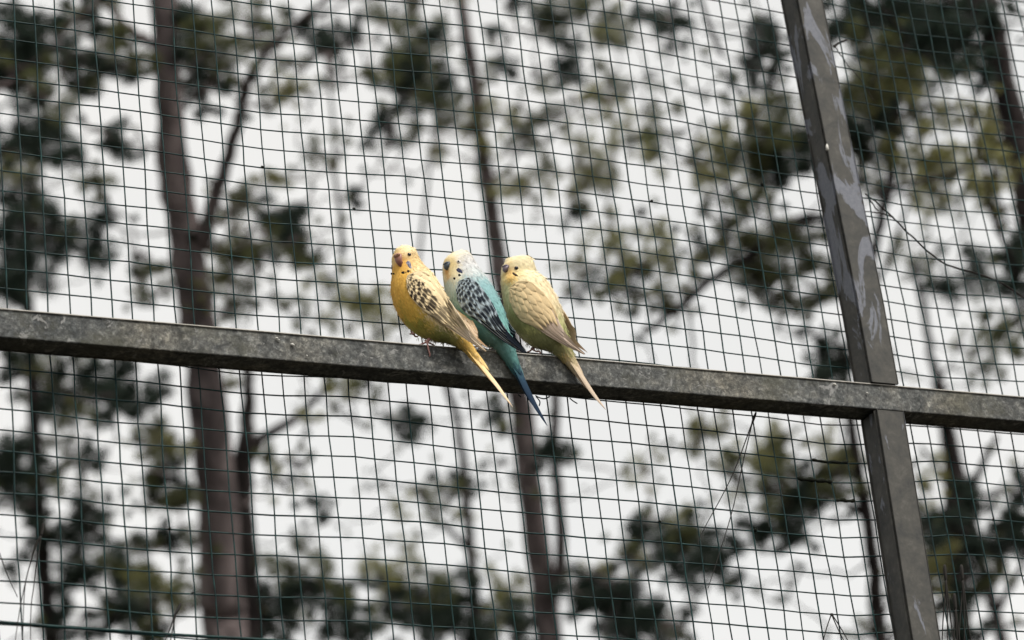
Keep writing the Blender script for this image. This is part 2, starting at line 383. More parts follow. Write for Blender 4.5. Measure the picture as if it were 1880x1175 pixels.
# ------------------------------------------------------------------ budgerigars
# A bird is laid out in photograph pixels with a third axis t (same unit, towards the viewer) round
# the spot of the beam it stands on, then carried to metres (one pixel there is about half a millimetre).
def spl(pts, u):
    P = catmull(pts, 80); k = np.clip(np.asarray(u)*79, 0, 79); i = np.minimum(k.astype(int), 78); f = (k-i)[..., None]
    return P[i]*(1-f)+P[i+1]*f
lin_raw = lin; MUTE = 0.0
def lin(r, g, b):
    c = lin_raw(r, g, b); m_ = c@np.array([.3, .6, .1]); return np.clip((c*(1-MUTE)+m_*MUTE)*.92, 0, .85)
class Bird:
    def __init__(s, spec):
        s.sp = spec; fx, fy = spec['foot']
        s.zb = (on_wall(fx, fy, YF)-CAM)@CF; s.mm = s.zb/FPX
        s.shift = 13; s.root = empty('budgerigar', spec['label'], 'bird', 'budgerigars perched on the crossbeam')
        ax = np.array(spec['rings'], float)
        s.C = catmull(ax[:, :3], 56); s.R = np.clip(catmull(ax[:, 3:4], 56)[:, 0], .3, 99)
        a = unit(s.C[12]-s.C[44]); s.a = a                      # tail -> head
        t = np.array([0, 0, 1.]); e1 = unit(t-(t@a)*a); e2 = np.cross(a, e1)
        if e2[0] < 0: e2 = -e2                                  # towards the right of the picture
        al = math.radians(spec['back']); s.n = math.cos(al)*e1-math.sin(al)*e2; s.d = math.sin(al)*e1+math.cos(al)*e2
        s.mid = s.C[28]
        s.body()
    def W(s, p):
        p = np.atleast_2d(p); z = s.zb-(p[:, 2]+s.shift)*s.mm
        return CAM+(CF+np.outer((p[:, 0]-PW/2)/FPX, CR)-np.outer((p[:, 1]-PH/2)/FPX, CU))*z[:, None]
    def mirror(s, p):
        p = np.atleast_2d(p); return p-2*np.outer((p-s.mid)@s.n, s.n)
    def body(s):
        n = 40; N = len(s.C); T = np.gradient(s.C, axis=0); V = []
        for i in range(N):
            t = unit(T[i]); e = unit(np.array([0, 0, 1.])-t[2]*t); g = np.cross(t, e)
            for k in range(n):
                th = 2*math.pi*k/n; V.append(s.C[i]+s.R[i]*(math.cos(th)*e*s.sp.get('flat', .96)+math.sin(th)*g))
        V = np.array(V); Fc = []
        for i in range(N-1):
            for k in range(n): k2 = (k+1) % n; Fc.append((i*n+k, (i+1)*n+k, (i+1)*n+k2, i*n+k2))
        Fc.append(tuple(range(n))); Fc.append(tuple((N-1)*n+k for k in range(n))[::-1])
        cen = np.repeat(s.C, n, 0)
        for (x, y, t, r, amp) in s.sp.get('bumps', []):
            for c in (np.array([x, y, t]),):
                d2 = ((V-c)**2).sum(1); g = np.exp(-d2/(r*r)); dirv = V-cen; dirv /= np.linalg.norm(dirv, axis=1)[:, None]+1e-9
                V = V+dirv*(amp*g)[:, None]
        s.BV, s.BF = V, Fc
        s.bvh = BVHTree.FromPolygons([Vector(v) for v in V], Fc)
        col = s.color(V)
        s.body_o = mk('body', s.W(V), Fc, M_PLUME, s.root, col)
    def hit(s, x, y):
        h = s.bvh.ray_cast(Vector((x, y, 400)), Vector((0, 0, -1)))
        return None if h[0] is None else (np.array(h[0]), np.array(h[1])*(1 if h[1][2] > 0 else -1))
    # plumage colour: blend of colour samples, the same on both flanks
    def color(s, V):
        V = np.atleast_2d(V); 
        if not hasattr(s, 'cp'):
            s.cp = []
            for (x, y, rad, rgb) in s.sp['colors']:
                h = s.bvh.ray_cast(Vector((x, y, 400)), Vector((0, 0, -1)))
                p = np.array(h[0]) if h[0] is not None else None
                if p is None:
                    k = np.argmin(((s.C[:, :2]-(x, y))**2).sum(1)); p = np.array([x, y, s.C[k, 2]])
                c = lin(*rgb); s.cp.append((p, rad, c)); s.cp.append((s.mirror(p)[0], rad, c))
        Wt = np.zeros(len(V)); Cc = np.zeros((len(V), 3))
        for p, r, c in s.cp:
            d2 = ((V-p)**2).sum(1); wg = np.exp(-d2/(r*r))+1e-4/(1+d2/400); Wt += wg; Cc += wg[:, None]*c
        Cc /= Wt[:, None]
        b = s.sp.get('bars')
        if b:
            fp = np.array(s.sp['beak'][:2]); 
            dist = np.hypot(V[:, 0]-fp[0], V[:, 1]-fp[1]); g = np.zeros(len(V))
            for (x, y, r) in b['spots']:
                g = np.maximum(g, np.exp(-((V[:, 0]-x)**2+(V[:, 1]-y)**2)/(r*r)))
            st = np.clip(np.sin(dist*2*math.pi/b['period']+.5*np.sin(V[:, 1]*.9))*.9, 0, 1)*np.clip(g*1.4, 0, 1)*b['amt']
            Cc = Cc*(1-st[:, None])+np.array(lin(*b['rgb']))*st[:, None]
        return Cc
    def plumage(s, n):
        """small overlapping contour feathers over the body"""
        V = s.BV; quads = [q for q in s.BF if len(q) == 4]; Q = np.array(quads)
        A = V[Q]; nr = np.cross(A[:, 2]-A[:, 0], A[:, 3]-A[:, 1]); ar = np.linalg.norm(nr, axis=1)
        nr = nr/(ar[:, None]+1e-9); cen = A.mean(1)
        axc = s.C[np.argmin(((cen[:, None]-s.C[None])**2).sum(2), 1)]
        nr *= np.sign(((cen-axc)*nr).sum(1))[:, None]
        k = rng.choice(len(Q), n, p=ar/ar.sum()); u = rng.uniform(0, 1, (n, 2))
        p = (A[k, 0]*(1-u[:, :1])+A[k, 1]*u[:, :1])*(1-u[:, 1:])+(A[k, 3]*(1-u[:, :1])+A[k, 2]*u[:, :1])*u[:, 1:]
        N = nr[k]; bx = np.array(s.sp['beak'][:3])
        db = np.linalg.norm(p-bx, axis=1); wf = np.exp(-(db/46)**2)[:, None]
        fl = (p-bx)/(db[:, None]+1e-6)*wf*1.3-s.a*(1-wf)+rng.normal(0, .16, p.shape)
        fl -= (fl*N).sum(1)[:, None]*N; fl /= np.linalg.norm(fl, axis=1)[:, None]+1e-9
        sd = np.cross(N, fl); fs = s.sp.get('fluff', 1)
        L = ((3.2+5.2*(1-wf[:, 0]))*rng.uniform(.7, 1.3, n))[:, None]*fs; Wd = L*rng.uniform(.13, .22, (n, 1))
        keep = np.ones(n, bool)
        for (x, y, r) in s.sp['bare']: keep &= ~((np.hypot(p[:, 0]-x, p[:, 1]-y) < r) & (N[:, 2] > -.2))
        lift = (.15+.5*rng.uniform(0, 1, (n, 1))**2)*(1+.5*(1-wf))*fs**2
        lo_ = rng.random((n, 1)) < .06*fs; lift = np.where(lo_, lift*3.2+.4, lift); L = np.where(lo_, L*1.2, L); Wd = np.where(lo_, Wd*.55, Wd)
        base = p-fl*L*.35+N*.05; tip = p+fl*L*.65+N*lift; m1 = p+fl*L*.15+sd*Wd+N*lift*.55; m2 = p+fl*L*.15-sd*Wd+N*lift*.55; mc = p+fl*L*.2+N*lift*.95
        VV = np.stack([base, m1, tip, m2, mc], 1)[keep]; c = s.color(p[keep]+rng.normal(0, 1, (keep.sum(), 3))*(1.2+4*(1-wf[keep])))*rng.uniform(.9, 1.1, (keep.sum(), 1))
        nn = len(VV); b = np.arange(nn)[:, None]*5
        tr = np.concatenate([b+np.array([[1, 4, 0]]), b+np.array([[2, 4, 1]]), b+np.array([[3, 4, 2]]), b+np.array([[0, 4, 3]])])
        cc = np.repeat(c[:, None], 5, 1); cc[:, 2] *= 1.04
        o = mk_np('contour_feathers', s.W(VV.reshape(-1, 3)), tr, M_PLUME, s.root, cc.reshape(-1, 3), True); o['kind'] = 'stuff'
        Q1 = s.W((p+N)[keep])-s.W(p[keep]); Q1 /= np.linalg.norm(Q1, axis=1)[:, None]; NN = np.repeat(Q1, 5, 0)
        o.data.normals_split_custom_set_from_vertices(NN.astype(np.float32).tolist())
    # ---- wings
    def wing_map(s):
        wg = s.sp['wing']; NS, NW = 46, 15; S = np.linspace(0, 1, NS)
        U = spl(wg['upper'], S); L = spl(wg['lower'], S); tt = np.interp(S, *zip(*wg['t']))
        G = np.zeros((NS, NW, 3)); hitm = np.zeros((NS, NW), bool)
        for i in range(NS):
            for j in range(NW):
                q = U[i]*(1-j/(NW-1))+L[i]*j/(NW-1); h = s.hit(q[0], q[1]); G[i, j, :2] = q
                if h is not None: hitm[i, j] = True; G[i, j, 2] = h[0][2]
                else: G[i, j, 2] = tt[i]
        floor_ = np.where(hitm, G[:, :, 2]+1.2, -999)
        for it in range(14):
            Z = np.pad(G[:, :, 2], 1, mode='edge'); Z = (Z[:-2, 1:-1]+Z[2:, 1:-1]+Z[1:-1, :-2]+Z[1:-1, 2:]+2*Z[1:-1, 1:-1])/6
            f = np.clip((S[:, None]-.55)/.3, 0, 1); Z = Z*(1-.12*f)+(tt[:, None])*.12*f
            G[:, :, 2] = np.maximum(Z, floor_)
        s.WG = G
    def wp(s, S, Wv, lift):
        NS, NW = s.WG.shape[:2]; S = np.clip(S, 0, 1)*(NS-1); Wv = np.clip(Wv, 0, 1)*(NW-1)
        i = np.minimum(S.astype(int), NS-2); j = np.minimum(Wv.astype(int), NW-2); f = (S-i)[:, None]; g = (Wv-j)[:, None]; G = s.WG
        p = (G[i, j]*(1-f)+G[i+1, j]*f)*(1-g)+(G[i, j+1]*(1-f)+G[i+1, j+1]*f)*g
        e = (G[i+1, j]-G[i, j]); h = G[i, j+1]-G[i, j]; nn = np.cross(e, h); nn *= np.sign(nn[:, 2:3]+1e-9); nn /= np.linalg.norm(nn, axis=1)[:, None]+1e-9
        return p+nn*np.asarray(lift)[:, None]
    def feather(s, s0, w0, ln, hw, l0, l1, cf, dw=0, nl=10, nw=7, tip=.55, camber=.8):
        ls = np.linspace(0, 1, nl); vs_ = np.linspace(-1, 1, nw); SS = []; WW = []; LL = []; cc = []
        for l in ls:
            k = 1 if l < 1-tip else math.sqrt(max(0, 1-((l-(1-tip))/tip)**2)); pr = (.62+.38*min(1, l/.35))*max(k, .04)
            for v in vs_:
                SS.append(s0+ln*l); WW.append(w0+hw*v*pr+dw*l); LL.append(l0+(l1-l0)*l+camber*(1-v*v)*min(1, l*3)); cc.append(cf(l, v))
        P = s.wp(np.array(SS), np.array(WW), np.array(LL))
        Fc = [(i*nw+k, i*nw+k+1, (i+1)*nw+k+1, (i+1)*nw+k) for i in range(nl-1) for k in range(nw-1)]
        return P, Fc, np.array(cc)
    def far(s, p, wg):
        q = np.clip(((p-s.mid)@(-s.a)+20)/110, 0, 1)[:, None]
        return p-s.d*wg['tuck']*(1-q)**.5-s.n*wg.get('in_', 0)*(1-q)+np.array(wg['far'])*q
    def wings(s):
        s.wing_map(); wg = s.sp['wing']; G = s.WG; NS, NW = G.shape[:2]
        P0 = G.reshape(-1, 3)+np.array([0, 0, .3]); F0 = [(i*NW+k, i*NW+k+1, (i+1)*NW+k+1, (i+1)*NW+k) for i in range(NS-1) for k in range(NW-1)]
        base = np.tile(np.array(lin(*wg['base'])), (len(P0), 1)); sv = np.repeat(np.linspace(0, 1, NS), NW)
        b2 = np.array(lin(*wg.get('base2', wg['base']))); fz = np.clip((sv-.4)/.25, 0, 1)[:, None]; base = base*(1-fz)+b2*fz
        cov = []
        for ri, row in enumerate(wg['rows']):
            n = row['n']; stg = (.5*(ri % 2)-.25)*(row['w'][1]-row['w'][0])/n
            for k in range(n):
                w0 = row['w'][0]+(row['w'][1]-row['w'][0])*(k+.5)/n+stg+rng.normal(0, .016); sx = row['s']+row.get('skew', 0)*(k+.5)/n+rng.normal(0, .012)
                hw = (row['w'][1]-row['w'][0])/n*row.get('over', .62)
                cf = wg['paint'](row, sx, w0); cov.append(s.feather(sx, w0, row['len']*rng.uniform(.93, 1.08), hw, .5, row.get('lift', 2.0)*rng.uniform(.8, 1.2), cf, nl=9, nw=7))
        fl = []
        for q in wg['flight']:
            fl.append(s.feather(q[0], q[1], q[2], q[3], q[4], q[5], wg['fpaint'](q), dw=q[6], nl=22, nw=7, tip=q[7] if len(q) > 7 else .3, camber=.7))
        V = [P0]; Fc = list(F0); C = [base]; b = len(P0)
        for p, f, c in cov: V.append(p); Fc += [tuple(i+b for i in q) for q in f]; C.append(c); b += len(p)
        V = np.concatenate(V); C = np.concatenate(C)
        for side in (0, 1):
            tr = (lambda p: p) if side == 0 else (lambda p: s.far(s.mirror(p), wg))
            w_o = mk('wing', s.W(tr(V)), Fc if side == 0 else [q for q in Fc if q[0] >= len(P0) or q[0] < int(NS*.5)*NW], M_PLUME, s.root, C)
            for p, f, c in fl: mk('flight_feather', s.W(tr(p)), f, M_PLUME, w_o, c)
    # ---- tail: long graduated blades
    def tail(s):
        for k, (pts, hw, cols) in enumerate(s.sp['tail']):
            n = 26; P = catmull(pts, n); T = np.gradient(P, axis=0); V = []; C = []
            cs = np.array([lin(*c) for c in cols]); cu = np.linspace(0, 1, len(cs))
            for i in range(n):
                l = i/(n-1); t = unit(T[i]); sd = unit(np.cross(t, s.d*.8+s.n*.6)); nn = np.cross(sd, t); nn = nn*np.sign(nn[2]+1e-9)
                pr = hw*(1.12-.42*l)*(1 if l < .72 else max(.10, 1-((l-.72)/.28)**2.2))
                for v in (-1, -.55, 0, .55, 1):
                    V.append(P[i]+sd*pr*v+nn*(.9*(1-v*v))); c = np.array([np.interp(l, cu, cs[:, q]) for q in range(3)])
                    C.append(c*(1.0+.10*(v == 0)-.14*(abs(v) == 1)+rng.normal(0, .02)))
            Fc = [(i*5+q, i*5+q+1, (i+1)*5+q+1, (i+1)*5+q) for i in range(n-1) for q in range(4)]
            mk('tail_feather', s.W(np.array(V)), Fc, M_PLUME, s.root, np.array(C))
    # ---- head
    def blob(s, c, rad, axes=None, n=14, m_=9):
        V = []; Fc = []
        ax = axes if axes is not None else (np.array([1., 0, 0]), np.array([0, 1., 0]), np.array([0, 0, 1.]))
        for i in range(m_+1):
            ph = math.pi*i/m_
            for k in range(n):
                th = 2*math.pi*k/n; V.append(c+rad[0]*math.sin(ph)*math.cos(th)*ax[0]+rad[1]*math.sin(ph)*math.sin(th)*ax[1]+rad[2]*math.cos(ph)*ax[2])
        for i in range(m_):
            for k in range(n): k2 = (k+1) % n; Fc.append((i*n+k, (i+1)*n+k, (i+1)*n+k2, i*n+k2))
        return np.array(V), Fc
    def patch(s, x, y, rx, ry, ang, fn, name, rough=0, lift=.9, parent=None):
        """small lobed feather patch laid on the head"""
        V = []; C = []; n = 16; ca, sa = math.cos(ang), math.sin(ang)
        for i in range(5):
            rr = i/4
            for k in range(n):
                th = 2*math.pi*k/n; wv = 1+rough*math.sin(3*th+x)+rough*.7*math.sin(5*th+y)
                ux, uy = rr*rx*math.cos(th)*wv, rr*ry*math.sin(th)*wv; X, Y = x+ux*ca-uy*sa, y+ux*sa+uy*ca
                h = s.hit(X, Y) or s.hit(x, y)
                p = h[0].copy() if h else np.array([x, y, s.C[5, 2]]); p[0], p[1] = X, Y
                V.append(p+(h[1] if h else np.array([0, 0, 1.]))*lift*(1-rr**2*.95)); C.append(fn(rr, th))
        Fc = [(i*n+k, i*n+(k+1) % n, (i+1)*n+(k+1) % n, (i+1)*n+k) for i in range(4) for k in range(n)]
        return mk(name, s.W(np.array(V)), Fc, M_PLUME, parent or s.root, np.array(C))
    def head(s):
        sp = s.sp; hc = np.array(sp['head']); bx = np.array(sp['beak'][:3]); fw = unit(bx-hc)      # face direction
        dn = unit(-s.a-((-s.a)@fw)*fw+np.array([0, .6, 0])); dn = unit(dn-(dn@fw)*fw); lt = np.cross(fw, dn)
        bw, bl, out_ = sp['beak_size']
        # upper and lower mandible
        for nm, ks in (('beak', 1), ('lower_beak', 0)):
            V = []; n = 16; m_ = 12
            for i in range(m_):
                l = i/(m_-1)
                if ks: c = bx-fw*2.2+fw*out_*math.sin(min(1, l*1.15)*math.pi*.55)+dn*(bl*l**1.25-bl*.22); wd = bw*.5*(1-l**2.8)+.35; th_ = out_*.6*(1-l**2.2)+.3
                else: c = bx-fw*1.6+dn*(bl*.34+bl*.28*l)+fw*out_*.42*(1-(l-.2)**2); wd = bw*.36*(1-l**2)+.2; th_ = out_*.32*(1-l**2)+.2
                tt = unit(dn*(.4+l)+fw*(1-l)*.7); nn = np.cross(lt, tt)
                for k in range(n):
                    th = 2*math.pi*k/n; V.append(c+lt*wd*math.cos(th)+nn*th_*math.sin(th))
            Fc = [(i*n+k, i*n+(k+1) % n, (i+1)*n+(k+1) % n, (i+1)*n+k) for i in range(m_-1) for k in range(n)]+[tuple(range(n))[::-1], tuple((m_-1)*n+k for k in range(n))]
            c0 = np.array(lin(*sp['beak_rgb'][0])); c1 = np.array(lin(*sp['beak_rgb'][1])); cc = np.concatenate([np.tile(c0*(1-i/(m_-1))+c1*i/(m_-1), (n, 1)) for i in range(m_)])
            mk(nm, s.W(np.array(V)), Fc, M_BEAK, s.root, cc*(1 if ks else .75))
        # cere: two low swellings with a nostril each
        V, Fc = s.blob(bx-dn*bl*.30+fw*1.6, (bw*.52, bl*.13+1.0, out_*.62), (lt, dn, fw)); ce = mk('cere', s.W(V), Fc, M_BEAK, s.root, np.tile(np.array(lin(*sp['cere_rgb'])), (len(V), 1)))
        for sg in (-1, 1):
            V, Fc = s.blob(bx-dn*bl*.34+fw*(1.4+out_*.58)+lt*sg*bw*.2, (.9, .8, .6), (lt, dn, fw), 8, 5); mk('nostril', s.W(V), Fc, M_BEAK, ce, np.tile(np.array([.02, .012, .01]), (len(V), 1)))
        # eyes: the one in view and its mirror image across the face
        ex, ey, er = sp['eye']; h = s.hit(ex, ey); e = h[0]; sn = unit(lt)
        e2 = e-2*((e-hc)@sn)*sn
        for q, c in enumerate((e, e2)):
            nn = unit(c-hc) if q else h[1]
            a1 = unit(np.cross(nn, [0, 1, .1])); a2 = np.cross(nn, a1)
            V, Fc = s.blob(c-nn*er*.30, (er*1.28, er*1.28, er*.62), (a1, a2, nn), 18, 8)
            rad = np.linalg.norm((V-c)-np.outer((V-c)@nn, nn), axis=1); ring = np.array(lin(*sp['eye_ring']))
            eo = mk('eye', s.W(V), Fc, M_PLUME, s.root, np.tile(ring, (len(V), 1)))
            V, Fc = s.blob(c-nn*er*.08, (er, er, er*.72), (a1, a2, nn), 20, 14)
            rad = np.linalg.norm((V-c)-np.outer((V-c)@nn, nn), axis=1)/er; iris = np.array(lin(*sp['iris'])); pu = np.array([.006, .006, .008])
            cc = np.where((rad < sp.get('pupil', .7))[:, None], pu, iris); mk('eyeball', s.W(V), Fc, M_EYE, eo, cc)
        for (x, y, rx, ry, ang, rgb, rgb2) in sp['cheeks']:
            a_, b_ = np.array(lin(*rgb)), np.array(lin(*rgb2))
            s.patch(x, y, rx, ry, ang, lambda r, th: a_*(1-.5*(1+math.sin(3*th+r*5))*.5)+b_*(.5*(1+math.sin(3*th+r*5))*.5), 'cheek_patch', .12)
        for (x, y, rx, ry, ang) in sp['spots']:
            s.patch(x, y, rx, ry, ang, lambda r, th: np.array([.012, .011, .012]), 'throat_spot', .1)
    def down(s):
        V = []; C = []
        for (x, y, t, n, sx) in s.sp['down']:
            for q in range(n):
                p = np.array([x+rng.normal(0, sx), y+rng.normal(0, 2), t+rng.normal(0, 5)]); d = unit(np.array([rng.normal(.1, .35), 1, rng.normal(0, .3)])); sd = unit(np.cross(d, [0, 0, 1])); L = rng.uniform(5, 11)
                V += [p-sd*.5, p+d*L*.5+sd*.6, p+d*L+sd*rng.normal(0, 1.2), p+d*L*.5-sd*.6]; C += [lin(214, 206, 186)*rng.uniform(.8, 1.1)]*4
        b = np.arange(len(V)//4)[:, None]*4
        o = mk_np('vent_down', s.W(np.array(V)), np.concatenate([b+np.array([[0, 1, 2]]), b+np.array([[0, 2, 3]])]), M_PLUME, s.root, np.array(C)); o['kind'] = 'stuff'
    # ---- legs
    def legs(s):
        for lg in s.sp['legs']:
            rgb = np.array(lin(*s.sp['leg_rgb']))
            P = catmull(lg['shank'], 9); v, f = tube(P, np.linspace(lg.get('r', 2.6)*1.25, lg.get('r', 2.6), 9)*(1+.05*np.sin(np.arange(9)*2.5)), 9)
            lo_ = mk('leg', s.W(np.array(v)), f, M_SKIN, s.root, np.tile(rgb, (len(v), 1))*rng.uniform(.85, 1.1, (len(v), 1)))
            for toe in lg['toes']:
                P = catmull(toe, 12); R = np.linspace(1.9, 1.25, 12)*(1+.14*np.sin(np.arange(12)*1.9)); R[-1] = .8; v, f = tube(P, R, 8)
                to = mk('toe', s.W(np.array(v)), f, M_SKIN, lo_, np.tile(rgb*.92, (len(v), 1))*rng.uniform(.85, 1.1, (len(v), 1)))
    def done(s, n):
        s.plumage(n); s.down(); s.wings(); s.tail(); s.head(); s.shift = 0; s.legs()
        for o in s.root.children: pass
def beam_t(bird, x, y):           # t of the beam's front face at a pixel
    return (bird.zb-(on_wall(x, y, YF)-CAM)@CF)/bird.mm

# -------- painting of the wing feathers
def bars_paint(dark, pale, edge=.70, tipe=.82, front=.36):
    D, Pl = np.array(lin(*dark)), np.array(lin(*pale))
    def row_paint(row, sx, w0):
        amt = row.get('amt', 1.0)*rng.uniform(.9, 1.0); jit = rng.uniform(.9, 1.08)
        def cf(l, v):
            e = max(abs(v)/(edge+.12*rng.uniform(-.3, .3)), (l/tipe)); f = 1-min(1, max(0, (e-.95)/.16)); f *= min(1, max(0, (l-front)/.12)); f *= amt
            return (D*f+Pl*(1-f))*jit
        return cf
    return row_paint
def plain_paint(base, edge):
    A, B = np.array(lin(*base)), np.array(lin(*edge))
    def row_paint(row, sx, w0):
        j = rng.uniform(.9, 1.08); k = row.get('mix', .3)
        def cf(l, v):
            f = min(1, max(0, (max(abs(v), l)-.72)/.2)); return (A*(1-f*k)+B*f*k)*j*(1-.10*(l < .35))
        return cf
    return row_paint
def flight_paint(vane, edge, shaft, tipc=None, both=False):
    A, B, Sx = np.array(lin(*vane)), np.array(lin(*edge)), np.array(lin(*shaft)); Tc = np.array(lin(*tipc)) if tipc else None
    def q_(q):
        j = rng.uniform(.92, 1.06)
        def cf(l, v):
            c = A.copy(); f = min(1, max(0, ((v if not both else abs(v))-.5)/.2)); c = c*(1-f)+B*f
            if abs(v) < .12: c = Sx
            if Tc is not None: g = min(1, max(0, (l-.78)/.18)); c = c*(1-g)+Tc*g
            return c*j
        return cf
    return q_

# ======== the yellow one
b1 = Bird(dict(label='yellow budgerigar with black barred wing coverts, face turned outward', foot=(790, 636), back=8,
  rings=[(737, 451, -92, .5), (738, 453.5, -92, 10), (739.5, 458.5, -91, 17), (742, 466, -90, 22.5), (744, 476, -88, 25.3), (746.5, 486, -86, 27.5), (749.5, 497, -82, 31.5), (755.5, 514, -76, 39.5), (764.5, 537, -66, 45.5), (777, 562, -54, 47), (794, 584, -42, 42), (813, 601, -32, 31), (832, 614, -26, 20), (847, 626, -22, 15), (861, 641, -18, 10), (874, 658, -13, 6.5), (886, 673, -9, 2)],
  bumps=[(722, 540, -50, 26, 1.5)],
  head=(744, 474, -89), beak=(732, 475, -63), beak_size=(15, 23, 6.5), beak_rgb=((166, 114, 96), (136, 90, 78)), cere_rgb=(178, 132, 108),
  eye=(751.5, 467, 3.6), iris=(12, 12, 14), pupil=.9, eye_ring=(228, 196, 150),
  cheeks=[(751, 485.5, 3.6, 8.0, -.45, (62, 66, 96), (214, 212, 216)), (719.6, 491, 1.2, 5, 0, (30, 32, 44), (60, 60, 80))],
  spots=[(740, 500.5, 3.3, 2.5, 0), (749.6, 497.8, 2.7, 2.5, 0), (745.5, 500, 1.6, 1.5, 0), (723, 502.6, 2.0, 1.8, 0), (719, 502.5, 1.8, 2.2, 0)],
  bare=[(732, 479, 9.5), (751.5, 467, 5.0), (731, 490, 6), (750, 481, 4.5), (752, 489, 4.5), (740, 500.5, 3.5), (749, 498, 3), (723, 502, 2.5), (719, 500, 3)],
  bars=dict(spots=[(768, 482, 17), (760, 466, 12), (776, 494, 14)], period=3.6, rgb=(128, 96, 62), amt=.55),
  colors=[(737, 456, 16, (246, 226, 182)), (728, 465, 10, (240, 200, 120)), (742, 484, 12, (234, 178, 84)), (760, 478, 14, (236, 206, 150)), (775, 497, 16, (240, 218, 172)),
          (735, 512, 18, (238, 188, 92)), (724, 540, 20, (240, 190, 92)), (752, 535, 20, (232, 184, 88)), (738, 560, 14, (222, 180, 84)), (735, 556, 5, (120, 122, 62)), (738, 568, 6, (136, 134, 62)), (760, 578, 13, (224, 184, 86)), (750, 590, 8, (168, 158, 72)),
          (772, 592, 9, (132, 138, 66)), (768, 606, 10, (176, 166, 82)), (786, 598, 9, (222, 188, 96)), (795, 612, 12, (152, 150, 80)), (815, 618, 14, (132, 136, 78)), (835, 622, 10, (150, 138, 76)), (852, 632, 8, (214, 178, 98)), (862, 645, 8, (230, 192, 112)), (880, 668, 10, (238, 206, 146)), (848, 640, 6, (150, 136, 74)), (790, 530, 20, (238, 216, 170)), (820, 570, 25, (236, 214, 172))],
  wing=dict(upper=[(748, 506), (764, 498), (783, 501), (803, 521), (827, 553), (848, 584), (870, 616), (893, 644)], lower=[(746, 512), (748, 530), (757, 549), (774, 567), (802, 588), (832, 608), (862, 628), (892, 646)],
    t=[(0, -40), (.3, -14), (.5, 0), (.7, 4), (.85, 4), (1, 4)], base=(236, 214, 172), base2=(238, 216, 184),
    rows=[dict(s=.60, w=(.06, .96), n=6, len=.22, skew=-.10, mix=.5, amt=.55, lift=1.6), dict(s=.46, w=(.0, 1), n=7, len=.24, skew=-.06, amt=.8, lift=2), dict(s=.37, w=(.30, 1), n=6, len=.18, skew=-.02, amt=1), dict(s=.36, w=(.0, .34), n=2, len=.22, amt=.25),
          dict(s=.30, w=(.36, 1), n=6, len=.15, amt=1), dict(s=.28, w=(0, .40), n=3, len=.18, amt=.15), dict(s=.23, w=(.36, 1), n=6, len=.13, amt=1), dict(s=.17, w=(.34, 1), n=6, len=.12, amt=1), dict(s=.19, w=(0, .4), n=3, len=.16, amt=.12),
          dict(s=.11, w=(.3, 1), n=6, len=.11, amt=.95), dict(s=.05, w=(.2, 1), n=5, len=.11, amt=.9), dict(s=.10, w=(0, .4), n=2, len=.16, amt=.1), dict(s=-.01, w=(.1, 1), n=4, len=.11, amt=.4)],
    paint=bars_paint((36, 30, 28), (240, 218, 176)),
    flight=[(.42, .10, .40, .20, .4, 1.2, .05), (.44, .30, .40, .18, .3, 1.1, .02), (.46, .48, .40, .17, .2, 1.0, .0), (.44, .66, .42, .15, .1, .8, -.02),
            (.46, .80, .52, .13, -.1, .5, -.22, .2), (.44, .88, .50, .11, -.2, .4, -.16, .2), (.42, .93, .46, .09, -.3, .3, -.08, .2), (.48, .70, .52, .14, .1, .7, -.2, .2)],
    fpaint=flight_paint((244, 224, 196), (150, 118, 90), (214, 188, 152), (246, 226, 204)), far=(2, -7, -4), tuck=22),
  tail=[([(842, 616, -22), (858, 637, -14), (876, 661, -8), (893, 683, -2), (915, 711, 4), (941, 747, 10)], 6.2, [(214, 176, 92), (232, 192, 108), (238, 208, 150), (240, 214, 176), (240, 214, 180)]),
        ([(838, 616, -26), (853, 637, -20), (870, 660, -13), (890, 684, -6), (908, 706, 1)], 5.5, [(196, 160, 84), (224, 186, 104), (232, 200, 142), (232, 204, 164)]),
        ([(848, 617, -24), (862, 634, -20), (880, 656, -14), (898, 680, -8)], 5.0, [(150, 140, 78), (220, 184, 104), (236, 206, 152)]),
        ([(834, 618, -28), (846, 632, -24), (858, 648, -18), (872, 668, -12)], 5.0, [(120, 120, 66), (170, 150, 84), (214, 182, 120)])],
  down=[(806, 622, -30, 40, 9), (828, 626, -26, 40, 7), (776, 618, -40, 12, 5)], leg_rgb=(190, 142, 134),
  legs=[dict(shank=[(803, 604, -26), (797, 614, -20), (789, 622, -12), (783.5, 628, -6)], r=3.0, toes=[[(783, 628, -5), (776, 631, -6), (770, 633, -8), (764, 635, -9)], [(784, 628, -3), (785.5, 635, 3), (787, 643, 5.5), (789, 650, 7), (788.5, 655, 7)], [(785, 628, -7), (791, 631, -14), (798, 634, -20)], [(783, 628, -7), (782, 626, -18), (780, 625, -26)]]),
        dict(shank=[(768, 606, -70), (762, 610, -84), (758, 613, -94)], r=2.4, toes=[[(759, 613, -92), (755, 609, -94), (756, 605, -92), (759, 606, -90)], [(760, 614, -92), (763, 618, -92), (768, 617, -93)], [(759, 613, -92), (752, 613, -96)]])]))
b1.done(8000)

